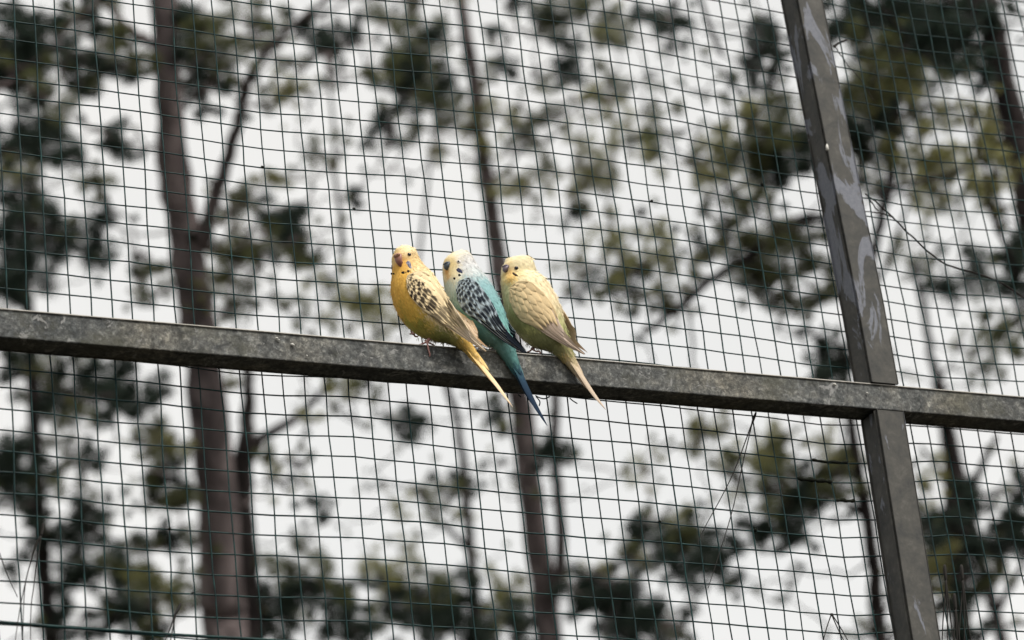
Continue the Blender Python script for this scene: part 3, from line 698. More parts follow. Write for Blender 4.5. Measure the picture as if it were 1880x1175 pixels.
# ======== the blue one
MUTE = .18
b2 = Bird(dict(label='turquoise blue budgerigar with dark scalloped wings, between the yellow and the cream one', foot=(890, 644), back=18,
  rings=[(840, 461, -104, .5), (840.5, 463, -104, 12), (841.5, 467.5, -103, 20), (842.5, 475, -101, 26), (843, 485, -98, 30.2), (845, 497, -94, 33), (850, 511, -88, 37), (858, 530, -78, 42), (868, 552, -66, 45), (880, 575, -54, 44.5), (895, 597, -42, 40), (910, 614, -32, 29), (922, 629, -28, 19.5), (932, 647, -24, 15.5), (942, 666, -18, 11), (952, 686, -12, 7), (961, 704, -7, 2)],
  head=(843, 484, -99), beak=(821.5, 487, -76), beak_size=(14, 12.5, 7.5), beak_rgb=((66, 80, 92), (46, 58, 68)), cere_rgb=(62, 78, 96),
  eye=(842, 480.5, 3.5), iris=(206, 206, 208), pupil=.62, eye_ring=(206, 198, 192),
  cheeks=[(843.5, 497, 6.6, 3.6, .62, (38, 44, 70), (86, 92, 130))],
  spots=[(843.3, 505.2, 2.7, 2.4, .3), (834.3, 511, 2.3, 2.6, .2)],
  bare=[(821.5, 488, 8.0), (842, 480.5, 5.0), (840, 494, 4.5), (845, 499, 5), (843, 505, 3), (834, 511, 3)],
  bars=dict(spots=[(862, 488, 18), (856, 474, 13), (870, 500, 15)], period=3.4, rgb=(128, 130, 134), amt=.38),
  colors=[(838, 465, 16, (240, 228, 186)), (826, 477, 9, (236, 204, 120)), (834, 483, 7, (238, 212, 136)), (850, 471, 14, (222, 218, 212)), (864, 482, 16, (212, 212, 212)), (872, 500, 15, (196, 208, 208)), (858, 498, 10, (214, 212, 206)),
          (820, 501, 5, (196, 144, 64)), (823, 508, 5, (206, 160, 84)), (832, 500, 9, (238, 220, 164)), (838, 512, 9, (236, 222, 176)), (816, 510, 7, (232, 216, 168)), (814, 522, 9, (204, 210, 188)),
          (832, 526, 16, (184, 204, 202)), (818, 540, 16, (188, 210, 206)), (834, 552, 14, (156, 192, 188)), (817, 560, 12, (178, 208, 202)), (826, 576, 11, (146, 194, 186)), (845, 580, 16, (112, 172, 162)), (862, 600, 16, (96, 158, 148)), (880, 615, 16, (92, 148, 140)), (900, 628, 14, (104, 148, 142)), (860, 520, 14, (156, 190, 194)),
          (890, 525, 18, (134, 180, 184)), (900, 548, 18, (124, 176, 178)), (915, 575, 18, (116, 178, 174)), (926, 600, 16, (114, 180, 174)), (922, 628, 12, (96, 150, 146)), (938, 658, 10, (88, 146, 142)), (946, 676, 7, (60, 104, 116)), (956, 694, 9, (40, 68, 92))],
  wing=dict(upper=[(842, 517), (858, 510), (872, 516), (890, 536), (908, 564), (920, 590), (940, 618), (968, 647)], lower=[(840, 520), (838, 538), (843, 558), (856, 576), (880, 592), (904, 612), (932, 632), (961, 648)],
    t=[(0, -50), (.3, -22), (.5, -8), (.7, -2), (.85, 0), (1, 2)], base=(168, 182, 188), base2=(46, 56, 70),
    rows=[dict(s=.52, w=(0, .85), n=4, len=.26, skew=-.06, lift=1.8, over=.6), dict(s=.43, w=(.0, 1), n=6, len=.22, skew=-.05), dict(s=.35, w=(0, 1), n=6, len=.19, skew=-.03), dict(s=.28, w=(0, 1), n=7, len=.16), dict(s=.21, w=(0, 1), n=7, len=.145), dict(s=.15, w=(0, 1), n=7, len=.13),
          dict(s=.09, w=(0, 1), n=6, len=.12), dict(s=.04, w=(.05, 1), n=5, len=.11), dict(s=-.02, w=(.1, .9), n=4, len=.10, amt=.5)],
    paint=bars_paint((20, 28, 40), (164, 182, 192), .68, .80, .36),
    flight=[(.46, .16, .34, .24, .6, 1.5, .02), (.48, .36, .34, .20, .5, 1.3, .0), (.50, .52, .36, .18, .3, 1.1, .0), (.50, .66, .40, .16, .2, .9, -.02),
            (.50, .74, .49, .15, .0, .7, -.2, .2), (.48, .84, .48, .13, -.1, .5, -.18, .2), (.46, .91, .44, .10, -.2, .4, -.12, .2), (.50, .60, .50, .16, .2, .8, -.1, .2)],
    fpaint=flight_paint((34, 42, 54), (176, 188, 196), (24, 30, 40)), far=(0, -4, -2), tuck=12),
  tail=[([(922, 628, -26), (938, 655, -16), (952, 682, -8), (964, 708, 0), (980, 740, 6), (1005, 782, 12)], 7.2, [(88, 156, 146), (70, 128, 130), (40, 68, 90), (34, 54, 78), (34, 52, 74)]),
        ([(918, 630, -28), (932, 655, -20), (947, 682, -11), (962, 712, -3), (978, 744, 3)], 6.6, [(84, 150, 140), (62, 112, 118), (38, 62, 84), (34, 54, 76)]),
        ([(928, 630, -28), (942, 652, -22), (953, 674, -14), (962, 694, -8)], 4.8, [(96, 164, 152), (110, 160, 156), (60, 92, 112)]),
        ([(912, 632, -30), (924, 652, -24), (936, 672, -16), (948, 692, -9)], 5.0, [(80, 144, 134), (72, 134, 128), (58, 112, 118)])],
  down=[(900, 632, -28, 46, 7), (915, 640, -24, 14, 4)], leg_rgb=(176, 134, 126),
  legs=[dict(shank=[(888, 618, -34), (884, 628, -26), (878, 636, -20)], r=2.6, toes=[[(878, 636, -19), (872, 637, -14), (867, 635.5, -10)], [(879, 636, -18), (880, 640, -7), (881, 646, -3)], [(879, 637, -20), (886, 639, -24), (893, 641, -28)]]),
        dict(shank=[(900, 624, -44), (903, 634, -48), (905, 639, -48)], r=2.4, toes=[[(905, 640, -48), (900, 642, -38), (898, 643, -30)], [(905, 640, -48), (909, 642, -38), (911, 644, -28)], [(905, 640, -48), (908, 640, -60)]])]))
b2.done(8000)

# ======== the cream one
MUTE = .16
b3 = Bird(dict(label='fluffy cream and olive budgerigar with plain sandy wings, next to the turquoise one', foot=(1000, 650), back=18, fluff=1.15,
  rings=[(947, 473, -106, .5), (947.5, 474, -106, 14), (948, 477.5, -105, 22.5), (950, 484, -103, 28.5), (951.5, 494, -100, 31.2), (952, 504, -97, 32.2), (953.5, 512, -94, 33.5), (957, 521, -90, 38.5), (964.5, 535, -84, 44), (974, 556, -72, 47), (985, 580, -58, 47.5), (999, 602, -46, 42), (1014, 618, -36, 32), (1027, 633, -32, 21.5), (1038, 649, -27, 15.5), (1049, 666, -21, 10), (1060, 684, -15, 6.5), (1069, 698, -10, 2)],
  bumps=[(922, 515, -72, 13, 4), (938, 511, -66, 9, 3)],
  head=(951, 496, -100), beak=(929, 492.5, -76), beak_size=(12.5, 12.5, 7), beak_rgb=((110, 96, 110), (100, 84, 88)), cere_rgb=(112, 100, 124),
  eye=(948, 492, 3.7), iris=(26, 20, 30), pupil=.85, eye_ring=(186, 150, 110),
  cheeks=[(945.5, 504, 6.0, 2.3, .55, (52, 40, 34), (92, 70, 52))], spots=[],
  bare=[(929, 495, 6.5), (948, 492, 5), (942, 502, 3.5), (948, 506, 4)],
  colors=[(946, 477, 18, (246, 230, 182)), (936, 484, 9, (244, 212, 140)), (938, 498, 8, (240, 188, 92)), (935, 510, 10, (244, 196, 92)), (942, 512, 9, (246, 200, 98)), (925, 512, 7, (240, 216, 140)), (922, 524, 8, (238, 222, 168)), (955, 500, 12, (240, 218, 150)), (968, 490, 16, (242, 226, 178)), (964, 514, 14, (240, 226, 176)), (976, 508, 12, (240, 224, 178)),
          (930, 538, 16, (224, 218, 160)), (928, 560, 14, (206, 206, 140)), (938, 582, 12, (176, 178, 104)), (952, 600, 12, (166, 168, 98)), (968, 604, 8, (206, 202, 116)), (975, 606, 7, (210, 204, 118)), (985, 616, 14, (158, 158, 98)), (960, 625, 12, (190, 184, 134)), (1010, 622, 14, (144, 146, 92)),
          (1000, 540, 22, (236, 214, 168)), (1012, 560, 18, (228, 210, 160)), (1027, 590, 13, (186, 184, 118)), (1036, 612, 14, (170, 172, 104)), (1030, 636, 12, (150, 146, 92)), (1036, 656, 6, (226, 190, 100)), (1050, 664, 9, (204, 184, 140)), (1064, 690, 10, (206, 184, 156))],
  wing=dict(upper=[(936, 528), (954, 516), (976, 519), (999, 540), (1018, 566), (1029, 596), (1049, 624), (1075, 650)], lower=[(935, 534), (936, 552), (944, 572), (958, 590), (980, 600), (1008, 618), (1040, 636), (1072, 651)],
    t=[(0, -54), (.3, -26), (.5, -10), (.7, -4), (.85, -2), (1, 0)], base=(214, 188, 140), base2=(200, 176, 152),
    rows=[dict(s=.44, w=(0, 1), n=6, len=.25, skew=-.05, lift=2.2), dict(s=.34, w=(0, 1), n=6, len=.22, skew=-.03), dict(s=.26, w=(0, 1), n=6, len=.18), dict(s=.18, w=(0, 1), n=6, len=.17), dict(s=.11, w=(0, 1), n=6, len=.15), dict(s=.04, w=(.05, 1), n=5, len=.14), dict(s=-.02, w=(.1, .9), n=4, len=.12)],
    paint=plain_paint((218, 190, 138), (196, 162, 108)),
    flight=[(.46, .14, .32, .24, .6, 1.6, .02), (.48, .34, .32, .20, .5, 1.4, .0), (.50, .52, .34, .18, .3, 1.2, .0), (.48, .66, .42, .16, .2, .9, -.02),
            (.46, .76, .53, .15, .0, .7, -.22, .2), (.44, .85, .50, .12, -.1, .5, -.18, .2), (.42, .92, .45, .10, -.2, .4, -.10, .2), (.50, .60, .50, .16, .2, .8, -.1, .2)],
    fpaint=flight_paint((210, 186, 164), (176, 146, 120), (190, 164, 140), (214, 190, 172)), far=(2, -4, -2), tuck=12),
  tail=[([(1032, 634, -26), (1046, 656, -17), (1060, 678, -9), (1074, 700, -3), (1090, 724, 3), (1112, 752, 8)], 5.6, [(190, 170, 112), (206, 184, 146), (208, 186, 158), (204, 182, 158), (206, 184, 162)]),
        ([(1026, 634, -30), (1040, 656, -22), (1055, 680, -14), (1070, 702, -7), (1082, 718, -2)], 5.2, [(214, 184, 96), (206, 182, 130), (198, 176, 148), (190, 168, 144)]),
        ([(1036, 634, -30), (1050, 654, -22), (1062, 674, -15), (1072, 694, -9)], 4.6, [(176, 160, 110), (198, 176, 146), (204, 182, 158)]),
        ([(1020, 636, -32), (1032, 652, -25), (1044, 668, -18)], 4.8, [(220, 184, 86), (222, 190, 106), (206, 178, 126)])],
  down=[(1000, 634, -34, 46, 10), (1016, 640, -30, 26, 6), (974, 628, -44, 14, 5)], leg_rgb=(180, 136, 126),
  legs=[dict(shank=[(990, 624, -40), (984, 633, -34), (977, 641, -28)], r=3.0, toes=[[(977, 641, -27), (972, 645, -22), (968, 646, -18)], [(978, 641, -26), (984, 645, -16), (990, 645, -12), (992, 648.5, -8), (988, 649.5, -6)], [(977, 641, -28), (975, 640, -40)]]),
        dict(shank=[(1018, 628, -44), (1020, 638, -44), (1021, 643, -42)], r=2.4, toes=[[(1021, 643, -42), (1018, 648, -34), (1016, 650, -28)], [(1021, 643, -42), (1024, 648, -34), (1023, 651, -27)], [(1021, 643, -42), (1027, 643, -52)]])]))
b3.done(9000)

# ------------------------------------------------------------------ pine wood behind the aviary
# trees: distance along the view (m), trunk as pixels (x, y, width), label
TREES = [
 dict(z=11.5, path=[(300, 0, 50), (308, 150, 53), (318, 300, 57), (338, 430, 64), (356, 560, 68), (376, 700, 72), (394, 900, 76), (408, 1100, 80), (414, 1175, 82)],
      forks=[[(372, 455, 34), (392, 370, 26), (426, 260, 22), (452, 170, 19), (482, 105, 16), (540, 45, 12), (600, 0, 9)], [(292, 90, 20), (262, 70, 16), (230, 45, 13), (196, 12, 10), (150, -30, 7)]],
      label='thick pinkish brown pine trunk with a forked stem and dark knot hole'),
 dict(dark=1, z=12.6, path=[(452, 640, 15), (456, 720, 20), (450, 800, 30), (445, 880, 38), (452, 1000, 42), (462, 1175, 46)], grow=False,
      forks=[[(449, 870, 26), (480, 806, 20), (530, 775, 17), (570, 742, 13), (600, 705, 9)]], label='dark crooked pine stem growing close beside the thick pinkish trunk'),
 dict(z=14.0, path=[(846, 0, 20), (866, 130, 22), (884, 270, 25), (905, 400, 30), (928, 560, 35), (955, 740, 41), (974, 900, 45), (998, 1070, 48), (1010, 1175, 50)],
      forks=[[(1004, 1120, 26), (1030, 1030, 23), (1024, 900, 20), (1020, 760, 18), (1016, 640, 13), (1010, 560, 9)]], label='slender pinkish brown pine trunk rising behind the three birds'),
 dict(dark=1, z=8.8, path=[(1806, -20, 50), (1826, 80, 50), (1850, 190, 50), (1878, 310, 52), (1910, 460, 54), (1990, 800, 60)], forks=[[(1822, 90, 22), (1770, 85, 18), (1715, 95, 14), (1660, 90, 9)], [(1804, -20, 12), (1826, 2, 9), (1852, 14, 8), (1890, 32, 7), (1960, 66, 5)]],
      label='nearly black pine trunk leaning past the far end of the twig'),
 dict(dark=1, grow=False, z=12.0, path=[(1722, 700, 24), (1738, 790, 26), (1748, 880, 30), (1754, 1000, 34), (1768, 1175, 38)], forks=[[(1752, 940, 20), (1790, 880, 14), (1830, 800, 9)], [(1746, 900, 14), (1715, 850, 9), (1690, 820, 6)], [(1772, 1240, 16), (1800, 1172, 13), (1840, 1104, 12), (1882, 1028, 10), (1930, 950, 8)]],
      label='dark pine trunk with upswept limbs beyond the lower post'),
 dict(dark=1, grow=False, z=15.0, path=[(42, 380, 20), (48, 520, 22), (58, 650, 25), (66, 850, 27), (78, 1020, 30), (92, 1175, 32)], forks=[], label='dusky pine trunk behind the three-needle bundle and tension wire'),
 dict(dark=1, grow=False, z=13.0, path=[(1548, 700, 18), (1574, 860, 22), (1594, 960, 26), (1606, 1080, 28), (1618, 1175, 30)], forks=[[(1590, 950, 12), (1540, 910, 10), (1480, 880, 7)]], label='brown pine trunk half hidden behind the lower post'),
 dict(dark=1, grow=False, z=16.0, path=[(815, 690, 12), (838, 770, 14), (850, 850, 15), (858, 950, 17), (868, 1060, 20), (880, 1175, 23)], forks=[[(862, 1010, 13), (800, 950, 9), (760, 890, 6)]], label='thin crooked pine stem with sparse limbs beside the slender trunk'),
 dict(dark=1, z=11.0, path=[(1652, 120, 16), (1640, 230, 20), (1634, 330, 20), (1612, 420, 18), (1600, 500, 18), (1612, 640, 22), (1650, 900, 26)],
      forks=[[(1606, 470, 20), (1500, 400, 18), (1420, 440, 18), (1350, 486, 18), (1284, 530, 16), (1222, 584, 14), (1180, 610, 8)]], label='pine with a heavy dark drooping limb behind the upper post'),
 dict(dark=1, grow=False, z=17.0, path=[(1676, 480, 10), (1694, 560, 13), (1708, 640, 15), (1728, 725, 18), (1760, 860, 22)], forks=[], label='far thin leaning pine stem beyond the upper post'),
]
FOL = """30,60,45,d 70,110,40,d 130,100,30,m 20,160,45,d 40,230,45,d 90,180,35,m 60,280,35,d 150,150,30,d 200,115,30,m 240,100,25,m 170,40,25,m 130,30,30,d 222,255,24,d
105,260,25,d 190,340,22,m 145,300,20,d 20,330,32,l 35,400,42,d 20,470,45,d 30,540,35,d 110,430,34,d 140,445,34,d 180,470,20,d 95,410,20,m 258,518,24,m 230,560,16,m 350,70,36,d
375,110,36,d 400,60,30,m 420,110,26,m 395,150,25,d 370,200,20,d 440,40,30,m 470,70,25,m 500,50,25,m 520,170,22,l 542,160,25,l 480,190,18,m 610,80,25,d 640,60,22,d 600,100,20,d
590,280,22,m 560,270,15,m 500,330,22,l 440,350,24,m 430,380,22,m 410,440,32,l 440,470,32,m 400,500,28,l 430,540,32,m 520,410,40,d 545,440,34,d 500,445,25,m 540,480,22,m 390,570,20,l
470,560,20,m 530,560,25,m 600,500,20,l 610,560,25,l 640,400,16,m 655,560,25,l 650,365,18,d 740,20,36,m 760,60,30,m 700,120,25,m 740,120,40,d 790,110,40,m 830,130,30,m 770,160,36,d
720,190,25,m 800,200,30,m 700,240,25,d 760,235,20,m 820,270,25,l 840,240,25,m 880,200,20,l 930,130,18,d 910,60,18,d 905,215,24,l 690,560,28,l 560,320,16,m 940,350,25,l 720,590,28,l
980,20,25,d 1010,50,25,m 1070,40,40,m 1110,45,30,m 1100,70,22,l 1035,95,28,d 1230,25,28,d 1255,55,20,d 1410,60,22,d 1400,100,25,d 1385,135,22,d 1420,110,20,d 1230,115,15,m 1325,100,16,m
1110,150,25,m 1005,150,20,m 1000,200,25,m 980,220,22,m 1110,190,25,l 1145,215,20,l 1180,160,15,m 1220,200,22,m 1200,250,25,m 1200,285,28,l 1290,170,16,m 1330,185,15,m 960,260,25,m 1010,290,20,m
1060,260,18,l 1100,300,25,l 1100,340,34,l 1085,370,30,l 1060,400,18,d 960,330,22,l 985,350,22,l 1290,300,30,l 1310,330,25,l 1350,240,30,l 1380,260,40,m 1420,230,40,m 1450,270,40,d 1400,300,35,m
1440,310,30,d 1480,250,25,l 1360,330,28,l 1340,290,25,m 1380,210,22,l 1430,180,22,m 1300,390,20,m 1350,370,22,m 1400,360,22,m 1120,440,25,l 1140,460,25,l 1060,480,25,l 1220,440,24,l 1210,480,24,l
1270,490,24,l 1310,460,22,d 1340,430,22,m 1380,420,25,l 1420,450,40,m 1450,470,38,m 1400,490,35,m 1480,430,28,m 1490,470,30,m 1380,520,25,m 1440,530,22,m 1150,500,22,l 1140,530,30,d 1110,540,18,m
1170,540,22,m 1240,540,25,l 1230,565,20,m 1440,570,18,m 1495,560,22,m 1525,540,25,m 1510,640,22,d 1540,660,30,d 1530,690,25,d 1180,620,15,d 1550,30,40,d 1600,20,40,d 1650,40,45,d 1700,20,45,d 1740,60,45,d
1780,20,35,d 1700,80,40,d 1760,90,40,d 1640,80,30,m 1600,70,30,m 1620,120,35,m 1660,120,35,m 1600,160,30,m 1580,190,35,l 1640,180,35,l 1690,130,30,m 1730,140,25,m 1780,130,25,m 1570,230,35,m 1610,220,35,d
1560,270,30,d 1590,290,30,m 1650,230,28,l 1680,200,22,m 1720,220,30,l 1760,210,25,l 1810,210,25,l 1790,250,28,l 1820,260,25,m 1680,300,30,l 1640,310,25,l 1710,310,28,l 1750,310,30,l 1790,320,30,l
1830,330,30,l 1700,350,25,l 1620,340,22,m 1580,330,22,l 1760,370,18,m 1830,400,20,l 1660,450,20,m 1680,480,22,m 1700,500,20,d 1740,530,24,d 1800,510,26,d 1850,480,30,d 1870,520,30,d 1870,470,25,m 1750,550,15,d
1860,590,20,m 1840,640,22,m 1870,620,25,m 1790,650,25,m 1800,680,18,m 1660,680,16,m 20,680,30,d 100,680,30,m 130,720,35,d 170,700,35,d 200,720,30,d 230,740,25,d 150,760,25,m 100,770,25,m
130,820,25,m 140,850,18,m 30,820,30,d 20,860,30,d 50,900,25,d 20,915,20,d 50,940,20,d 290,810,25,m 315,830,30,l 300,850,25,m 310,900,30,d 330,920,25,m 260,840,16,m 170,920,25,d 170,950,20,d
210,945,15,m 120,980,25,d 180,1000,30,d 220,1010,30,d 160,1040,30,d 200,1060,35,d 260,1010,20,m 240,1060,30,m 270,1090,34,l 230,1110,30,m 200,1120,25,d 260,1130,25,d 120,1100,20,d 310,1080,25,m
330,1100,20,m 120,1160,25,d 280,1160,20,m 440,700,18,l 570,770,18,l 600,710,22,m 640,700,22,l 680,710,18,m 740,780,22,d 760,800,20,d 710,770,14,m 500,830,18,m 510,850,18,l 540,900,14,l 600,910,14,d
590,930,20,d 520,890,12,m 700,900,14,l 740,920,20,l 770,900,18,m 790,930,18,m 830,880,24,d 820,910,20,m 840,950,18,l 510,1060,25,m 570,1045,30,m 600,1060,30,m 620,1090,28,d 560,1090,25,d 520,1110,30,d
500,1140,30,d 540,1130,22,m 640,1130,25,d 610,1150,25,d 700,1060,30,l 690,1030,20,l 740,1040,30,l 720,1080,25,d 760,1070,25,m 770,1110,35,d 820,1110,35,d 850,1140,30,d 740,1140,30,d 690,1120,25,m
660,1160,25,d 800,1080,25,m 810,1160,30,d 900,1050,18,l 930,1080,26,l 920,1110,25,m 940,1140,28,d 880,1160,25,d 900,760,24,d 915,790,18,m 905,830,14,l 1040,830,20,d 1010,830,22,d 1060,850,14,m
1280,800,25,l 1300,780,22,l 1285,850,14,m 1180,860,22,l 1200,840,14,m 1335,840,20,m 1350,830,25,l 1420,820,28,l 1390,840,25,l 1440,810,22,l 1340,870,22,m 1430,850,20,m 1460,860,22,d 1530,830,28,l
1545,860,28,m 1570,840,25,m 1500,870,22,d 1530,900,25,m 1480,900,28,m 1440,910,30,m 1390,900,25,m 1500,930,25,d 1450,940,30,d 1400,960,30,d 1430,980,25,d 1350,920,14,l 1300,900,14,l 1190,960,25,m
1190,985,28,d 1220,1000,28,d 1260,950,22,l 1270,980,25,m 1300,990,28,d 1250,1010,30,d 1290,1040,30,d 1310,1060,20,d 1180,1040,18,m 1090,1050,22,l 1080,1080,28,d 1120,1060,28,l 1150,1070,25,d 1100,1110,30,d
1150,1120,30,d 1190,1110,28,d 1220,1130,25,d 1130,1150,30,d 1180,1160,28,d 1240,1160,22,m 1345,1090,14,d 1440,1080,16,m 1470,1050,14,d 950,1130,25,m 960,1160,25,d 1590,1150,20,m 1560,1160,16,m
1700,880,22,l 1730,950,30,d 1760,930,30,d 1780,900,20,d 1720,990,25,d 1770,980,30,d 1750,1030,25,d 1800,1010,25,d 1830,980,20,d 1850,1010,28,d 1870,990,28,d 1860,940,28,d 1875,900,22,d 1700,960,18,l
1720,1030,28,l 1740,1060,28,d 1780,1060,28,d 1760,1100,30,d 1830,1060,20,m 1850,840,14,l 1690,1060,16,m 1730,1120,20,d"""
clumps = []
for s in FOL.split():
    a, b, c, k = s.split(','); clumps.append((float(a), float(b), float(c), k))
TONE = {'d': (.034, .050, .038), 'm': (.108, .118, .054), 'l': (.235, .232, .100)}  # needle colours with light painted in: backlit and overlapped, middle, sunlit
def trunk_x(T, y):
    p = T['path']; return np.interp(y, [q[1] for q in p], [q[0] for q in p])
def seg_dist(T, x, y):
    best = 1e9
    for pth in [T['path']]+T['forks']:
        for q0, q1 in zip(pth[:-1], pth[1:]):
            a = np.array(q0[:2], float); d = np.array(q1[:2], float)-a
            t = min(1, max(0, ((x-a[0])*d[0]+(y-a[1])*d[1])/(d@d))); best = min(best, math.hypot(*(a+t*d-(x, y))))
    return best
for (x, y, r, k) in list(clumps):
    if r > 19: clumps.append((x+rng.normal(0, 26), y+rng.normal(0, 24), r*rng.uniform(.55, .85), k))
    if x < 330 and rng.random() < .5: clumps.append((x+rng.normal(0, 36), y+rng.normal(0, 34), rng.uniform(17, 26), 'd' if rng.random() < .6 else 'm'))
    for e in range(4):
        if rng.random() < .6: clumps.append((x+rng.normal(0, 46), y+rng.normal(0, 36), rng.uniform(9, 16), 'mmld'[rng.integers(4)] if k != 'd' else 'dm'[rng.integers(2)]))
for T in TREES: T['cl'] = []
for (x, y, r, k) in clumps:
    T = min(TREES, key=lambda T: seg_dist(T, x, y)+rng.uniform(0, 70)+(60 if T['z'] < 10 else 0)); T['cl'].append((x, y, r, k))
def tuft(C, R, n, tone, out):
    """a spray of needles round a short shoot"""
    ax = unit(rng.normal(0, 1, 3)*np.array([1, 1, .6])+np.array([0, 0, .7]))
    base = C-ax*R*.45
    s = rng.uniform(0, 1, n)
    B = base+np.outer(s*R*.9, ax)
    D = rng.normal(0, 1, (n, 3)); D -= np.outer(D@ax, ax); D /= np.linalg.norm(D, axis=1)[:, None]+1e-9
    D = D*rng.uniform(.55, 1, (n, 1))+ax*rng.uniform(.25, .95, (n, 1))
    D /= np.linalg.norm(D, axis=1)[:, None]
    Ln = R*rng.uniform(.75, 1.25, n)[:, None]
    S = np.cross(D, rng.normal(0, 1, (n, 3))); S /= np.linalg.norm(S, axis=1)[:, None]+1e-9
    wd = 0.0019*rng.uniform(.8, 1.3, (n, 1))
    tip = B+D*Ln; tip[:, 2] -= (Ln[:, 0]*.08)
    mid = B+D*Ln*.5
    V = np.stack([B, mid+S*wd, tip, mid-S*wd], 1).reshape(-1, 3)
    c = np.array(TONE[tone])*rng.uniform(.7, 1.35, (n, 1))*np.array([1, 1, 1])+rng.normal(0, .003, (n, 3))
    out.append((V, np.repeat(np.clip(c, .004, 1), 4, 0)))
def build_tree(T, idx):
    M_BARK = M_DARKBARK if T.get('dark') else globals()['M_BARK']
    root = empty('pine_tree', T['label'], 'tree', 'pines in the wood behind the aviary')
    z = T['z']
    pw = lambda x, y, dz=0: at_depth(x, y, z+dz)
    # trunk: down to the ground and up beyond the frame
    P = [pw(x, y) for x, y, w_ in T['path']]; R = [w_*z/FPX/2 for x, y, w_ in T['path']]
    d = unit(P[-1]-P[-2]); d = unit(np.array([d[0]*.5, d[1]*.3, -1])); h = P[-1][2]
    low = [P[-1]+d*(h+.15)*k/6/abs(d[2]) for k in range(1, 7)]; P2 = P+low; R2 = R+[R[-1]*(1+.07*k) for k in range(1, 6)]+[R[-1]*1.7]
    if T.get('grow', True):
        u = unit(P[0]-P[1]); u = unit(np.array([u[0]*.6, u[1]*.4, 1])); n_up = 6; H = 2.6+(3.5-P[0][2]*.2)
        topP = [P[0]+u*H*k/n_up for k in range(n_up, 0, -1)]; topR = [max(.008, R[0]*(1-k/(n_up+.6))) for k in range(n_up, 0, -1)]
        P2 = topP+P2; R2 = topR+R2
    P2 = np.array(P2); Pc = catmull(P2, len(P2)*4); Rc = np.interp(np.linspace(0, 1, len(Pc)), np.linspace(0, 1, len(R2)), R2)
    Rc = Rc*(1+rng.normal(0, .055, len(Rc))); Pc[:, :2] += rng.normal(0, .004, (len(Pc), 2))
    v, f = tube(Pc, Rc, 12); mk('trunk', v, f, M_BARK, root)
    nodesT = [(p, r) for p, r in zip(Pc, Rc) if p[2] > 2.5]
    for fk in T['forks']:
        n = len(fk); P = np.array([pw(x, y, .12*k*(1 if idx % 2 else -1)*.5) for k, (x, y, w_) in enumerate(fk)]); R = [w_*z/FPX/2 for x, y, w_ in fk]
        Pc2 = catmull(P, n*5); Rc2 = np.interp(np.linspace(0, 1, len(Pc2)), np.linspace(0, 1, n), R); Pc2 += rng.normal(0, .004, Pc2.shape)
        v, f = tube(Pc2, Rc2, 9); mk('limb', v, f, M_BARK, root); nodesT += list(zip(Pc2, Rc2))
    if idx == 0:      # dark knot hole on the thick trunk
        c = pw(352, 434); c = c-CF*R2[0]*.2
        k0 = at_depth(352, 434, z-.068)
        V, Fc = tube([k0+CF*.03, k0, k0+CF*.004], [.02, .018, .010], 10); mk('knot_hole', V, Fc, M_MOSS, root)
    # crown: needle sprays at their own depth round the trunk
    out = []; pts = []
    for (x, y, r, k) in T['cl']:
        C = pw(x, y, rng.normal(0, .35)); R = r*z/FPX*1.2
        den = {'d': 120, 'm': 80, 'l': 64}[k]
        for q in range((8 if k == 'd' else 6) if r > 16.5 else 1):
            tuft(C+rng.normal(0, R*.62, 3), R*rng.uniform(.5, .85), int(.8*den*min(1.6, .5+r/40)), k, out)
        pts.append((C, R))
    # the rest of the crown that the frame does not show
    span = 330
    for q in range(46):
        x = trunk_x(T, -100)+rng.normal(0, span); y = rng.uniform(-900, 300) if q % 2 else rng.uniform(-500, 1500)
        if -70 < x < 1950 and -60 < y < 1235: continue
        C = pw(x, y, rng.normal(0, .8)); R = rng.uniform(.06, .11)
        kk = 'dml'[rng.integers(3)]
        for e in range(2): tuft(C+rng.normal(0, R*.6, 3), R, 60, kk, out)
        pts.append((C, R))
    if out:
        V = np.concatenate([o[0] for o in out]); c = np.concatenate([o[1] for o in out]); n = len(V)//4
        b = np.arange(n)[:, None]*4
        mk_np('crown', V, np.concatenate([b+np.array([[0, 1, 2]]), b+np.array([[0, 2, 3]])]), M_NEEDLE, root, c)
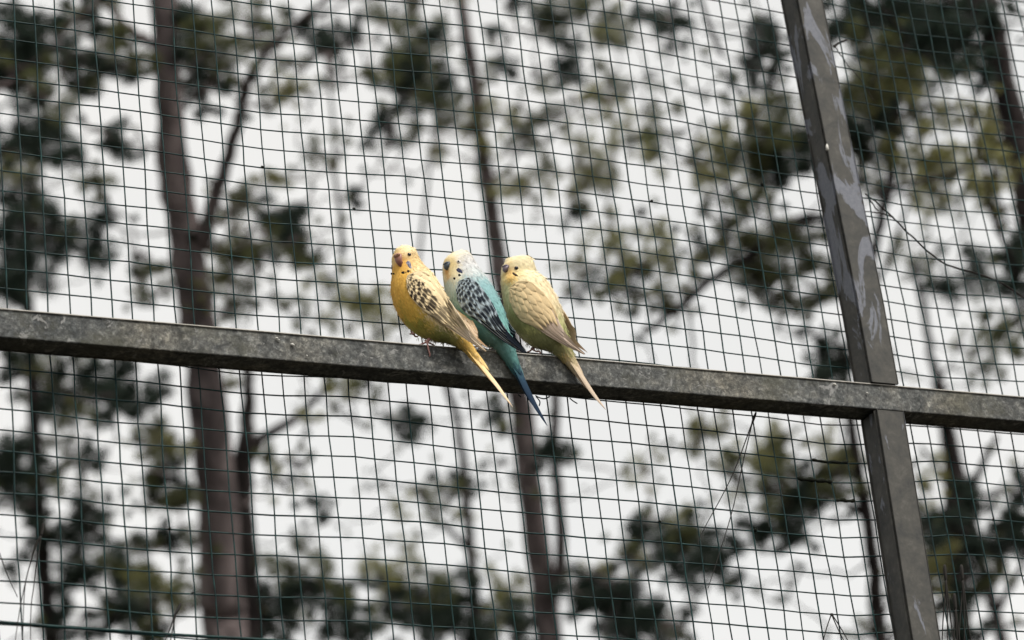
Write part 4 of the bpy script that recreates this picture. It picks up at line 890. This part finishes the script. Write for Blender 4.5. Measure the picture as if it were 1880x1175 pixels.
    # twigs that join every spray to the wood
    conn = [p for p, r in nodesT]; todo = sorted(pts, key=lambda c: min(np.linalg.norm(c[0]-p) for p in conn)); parts = []
    for C, R in todo:
        A = np.array(conn); dd = np.linalg.norm(A-C, axis=1)+np.maximum(0, A[:, 2]-C[2])*.8; k = int(np.argmin(dd)); S = A[k]; L = np.linalg.norm(C-S)
        if L > 1.6: pass
        mid = [S+(C-S)*t+np.array([0, 0, -.10*L*math.sin(math.pi*t)])+rng.normal(0, .012, 3)*math.sin(math.pi*t) for t in np.linspace(0, 1, 7)]
        r0 = min(.012, .0035+.009*L); v, f = tube(mid, np.linspace(r0, .003, 7), 5); mk('branch', v, f, M_BARK, root); conn += mid[2:]
for i, T in enumerate(TREES): build_tree(T, i)

# ------------------------------------------------------------------ the wood goes on to both sides
out = []; stems = []
for px in (-180, -420, -700, -950, -1300, -1650, -2050, 2080, 2330, 2650, 2980, 3350):
    z = rng.uniform(11, 18); P = [at_depth(px-.12*(y-600)*-1, y, z) for y in (-900, -300, 300, 900, 1300)]
    P = P+[np.array([P[-1][0]+.05, P[-1][1], P[-1][2]*(1-k/3)-.1*(k == 3)]) for k in (1, 2, 3)]
    stems.append(tube(catmull(P, 26), np.linspace(.02, .11, 26), 8))
    for q in range(95):
        x = px+rng.normal(0, 170); y = rng.uniform(-900, 1300)
        if -110 < x < 1990 and -80 < y < 1260: continue
        R = rng.uniform(.06, .11); C = at_depth(x, y, z+rng.normal(0, .6)); kk = 'ddml'[rng.integers(4)]
        for e in range(3): tuft(C+rng.normal(0, R*.6, 3), R*.8, 55, kk, out)
V = np.concatenate([o[0] for o in out]); c = np.concatenate([o[1] for o in out]); b_ = np.arange(len(V)//4)[:, None]*4
wood = mk_np('pine_wood', V, np.concatenate([b_+np.array([[0, 1, 2]]), b_+np.array([[0, 2, 3]])]), M_NEEDLE, None, c)
tag(wood, 'mass of further dark pines filling the wood around the aviary', 'wood', kind='stuff')
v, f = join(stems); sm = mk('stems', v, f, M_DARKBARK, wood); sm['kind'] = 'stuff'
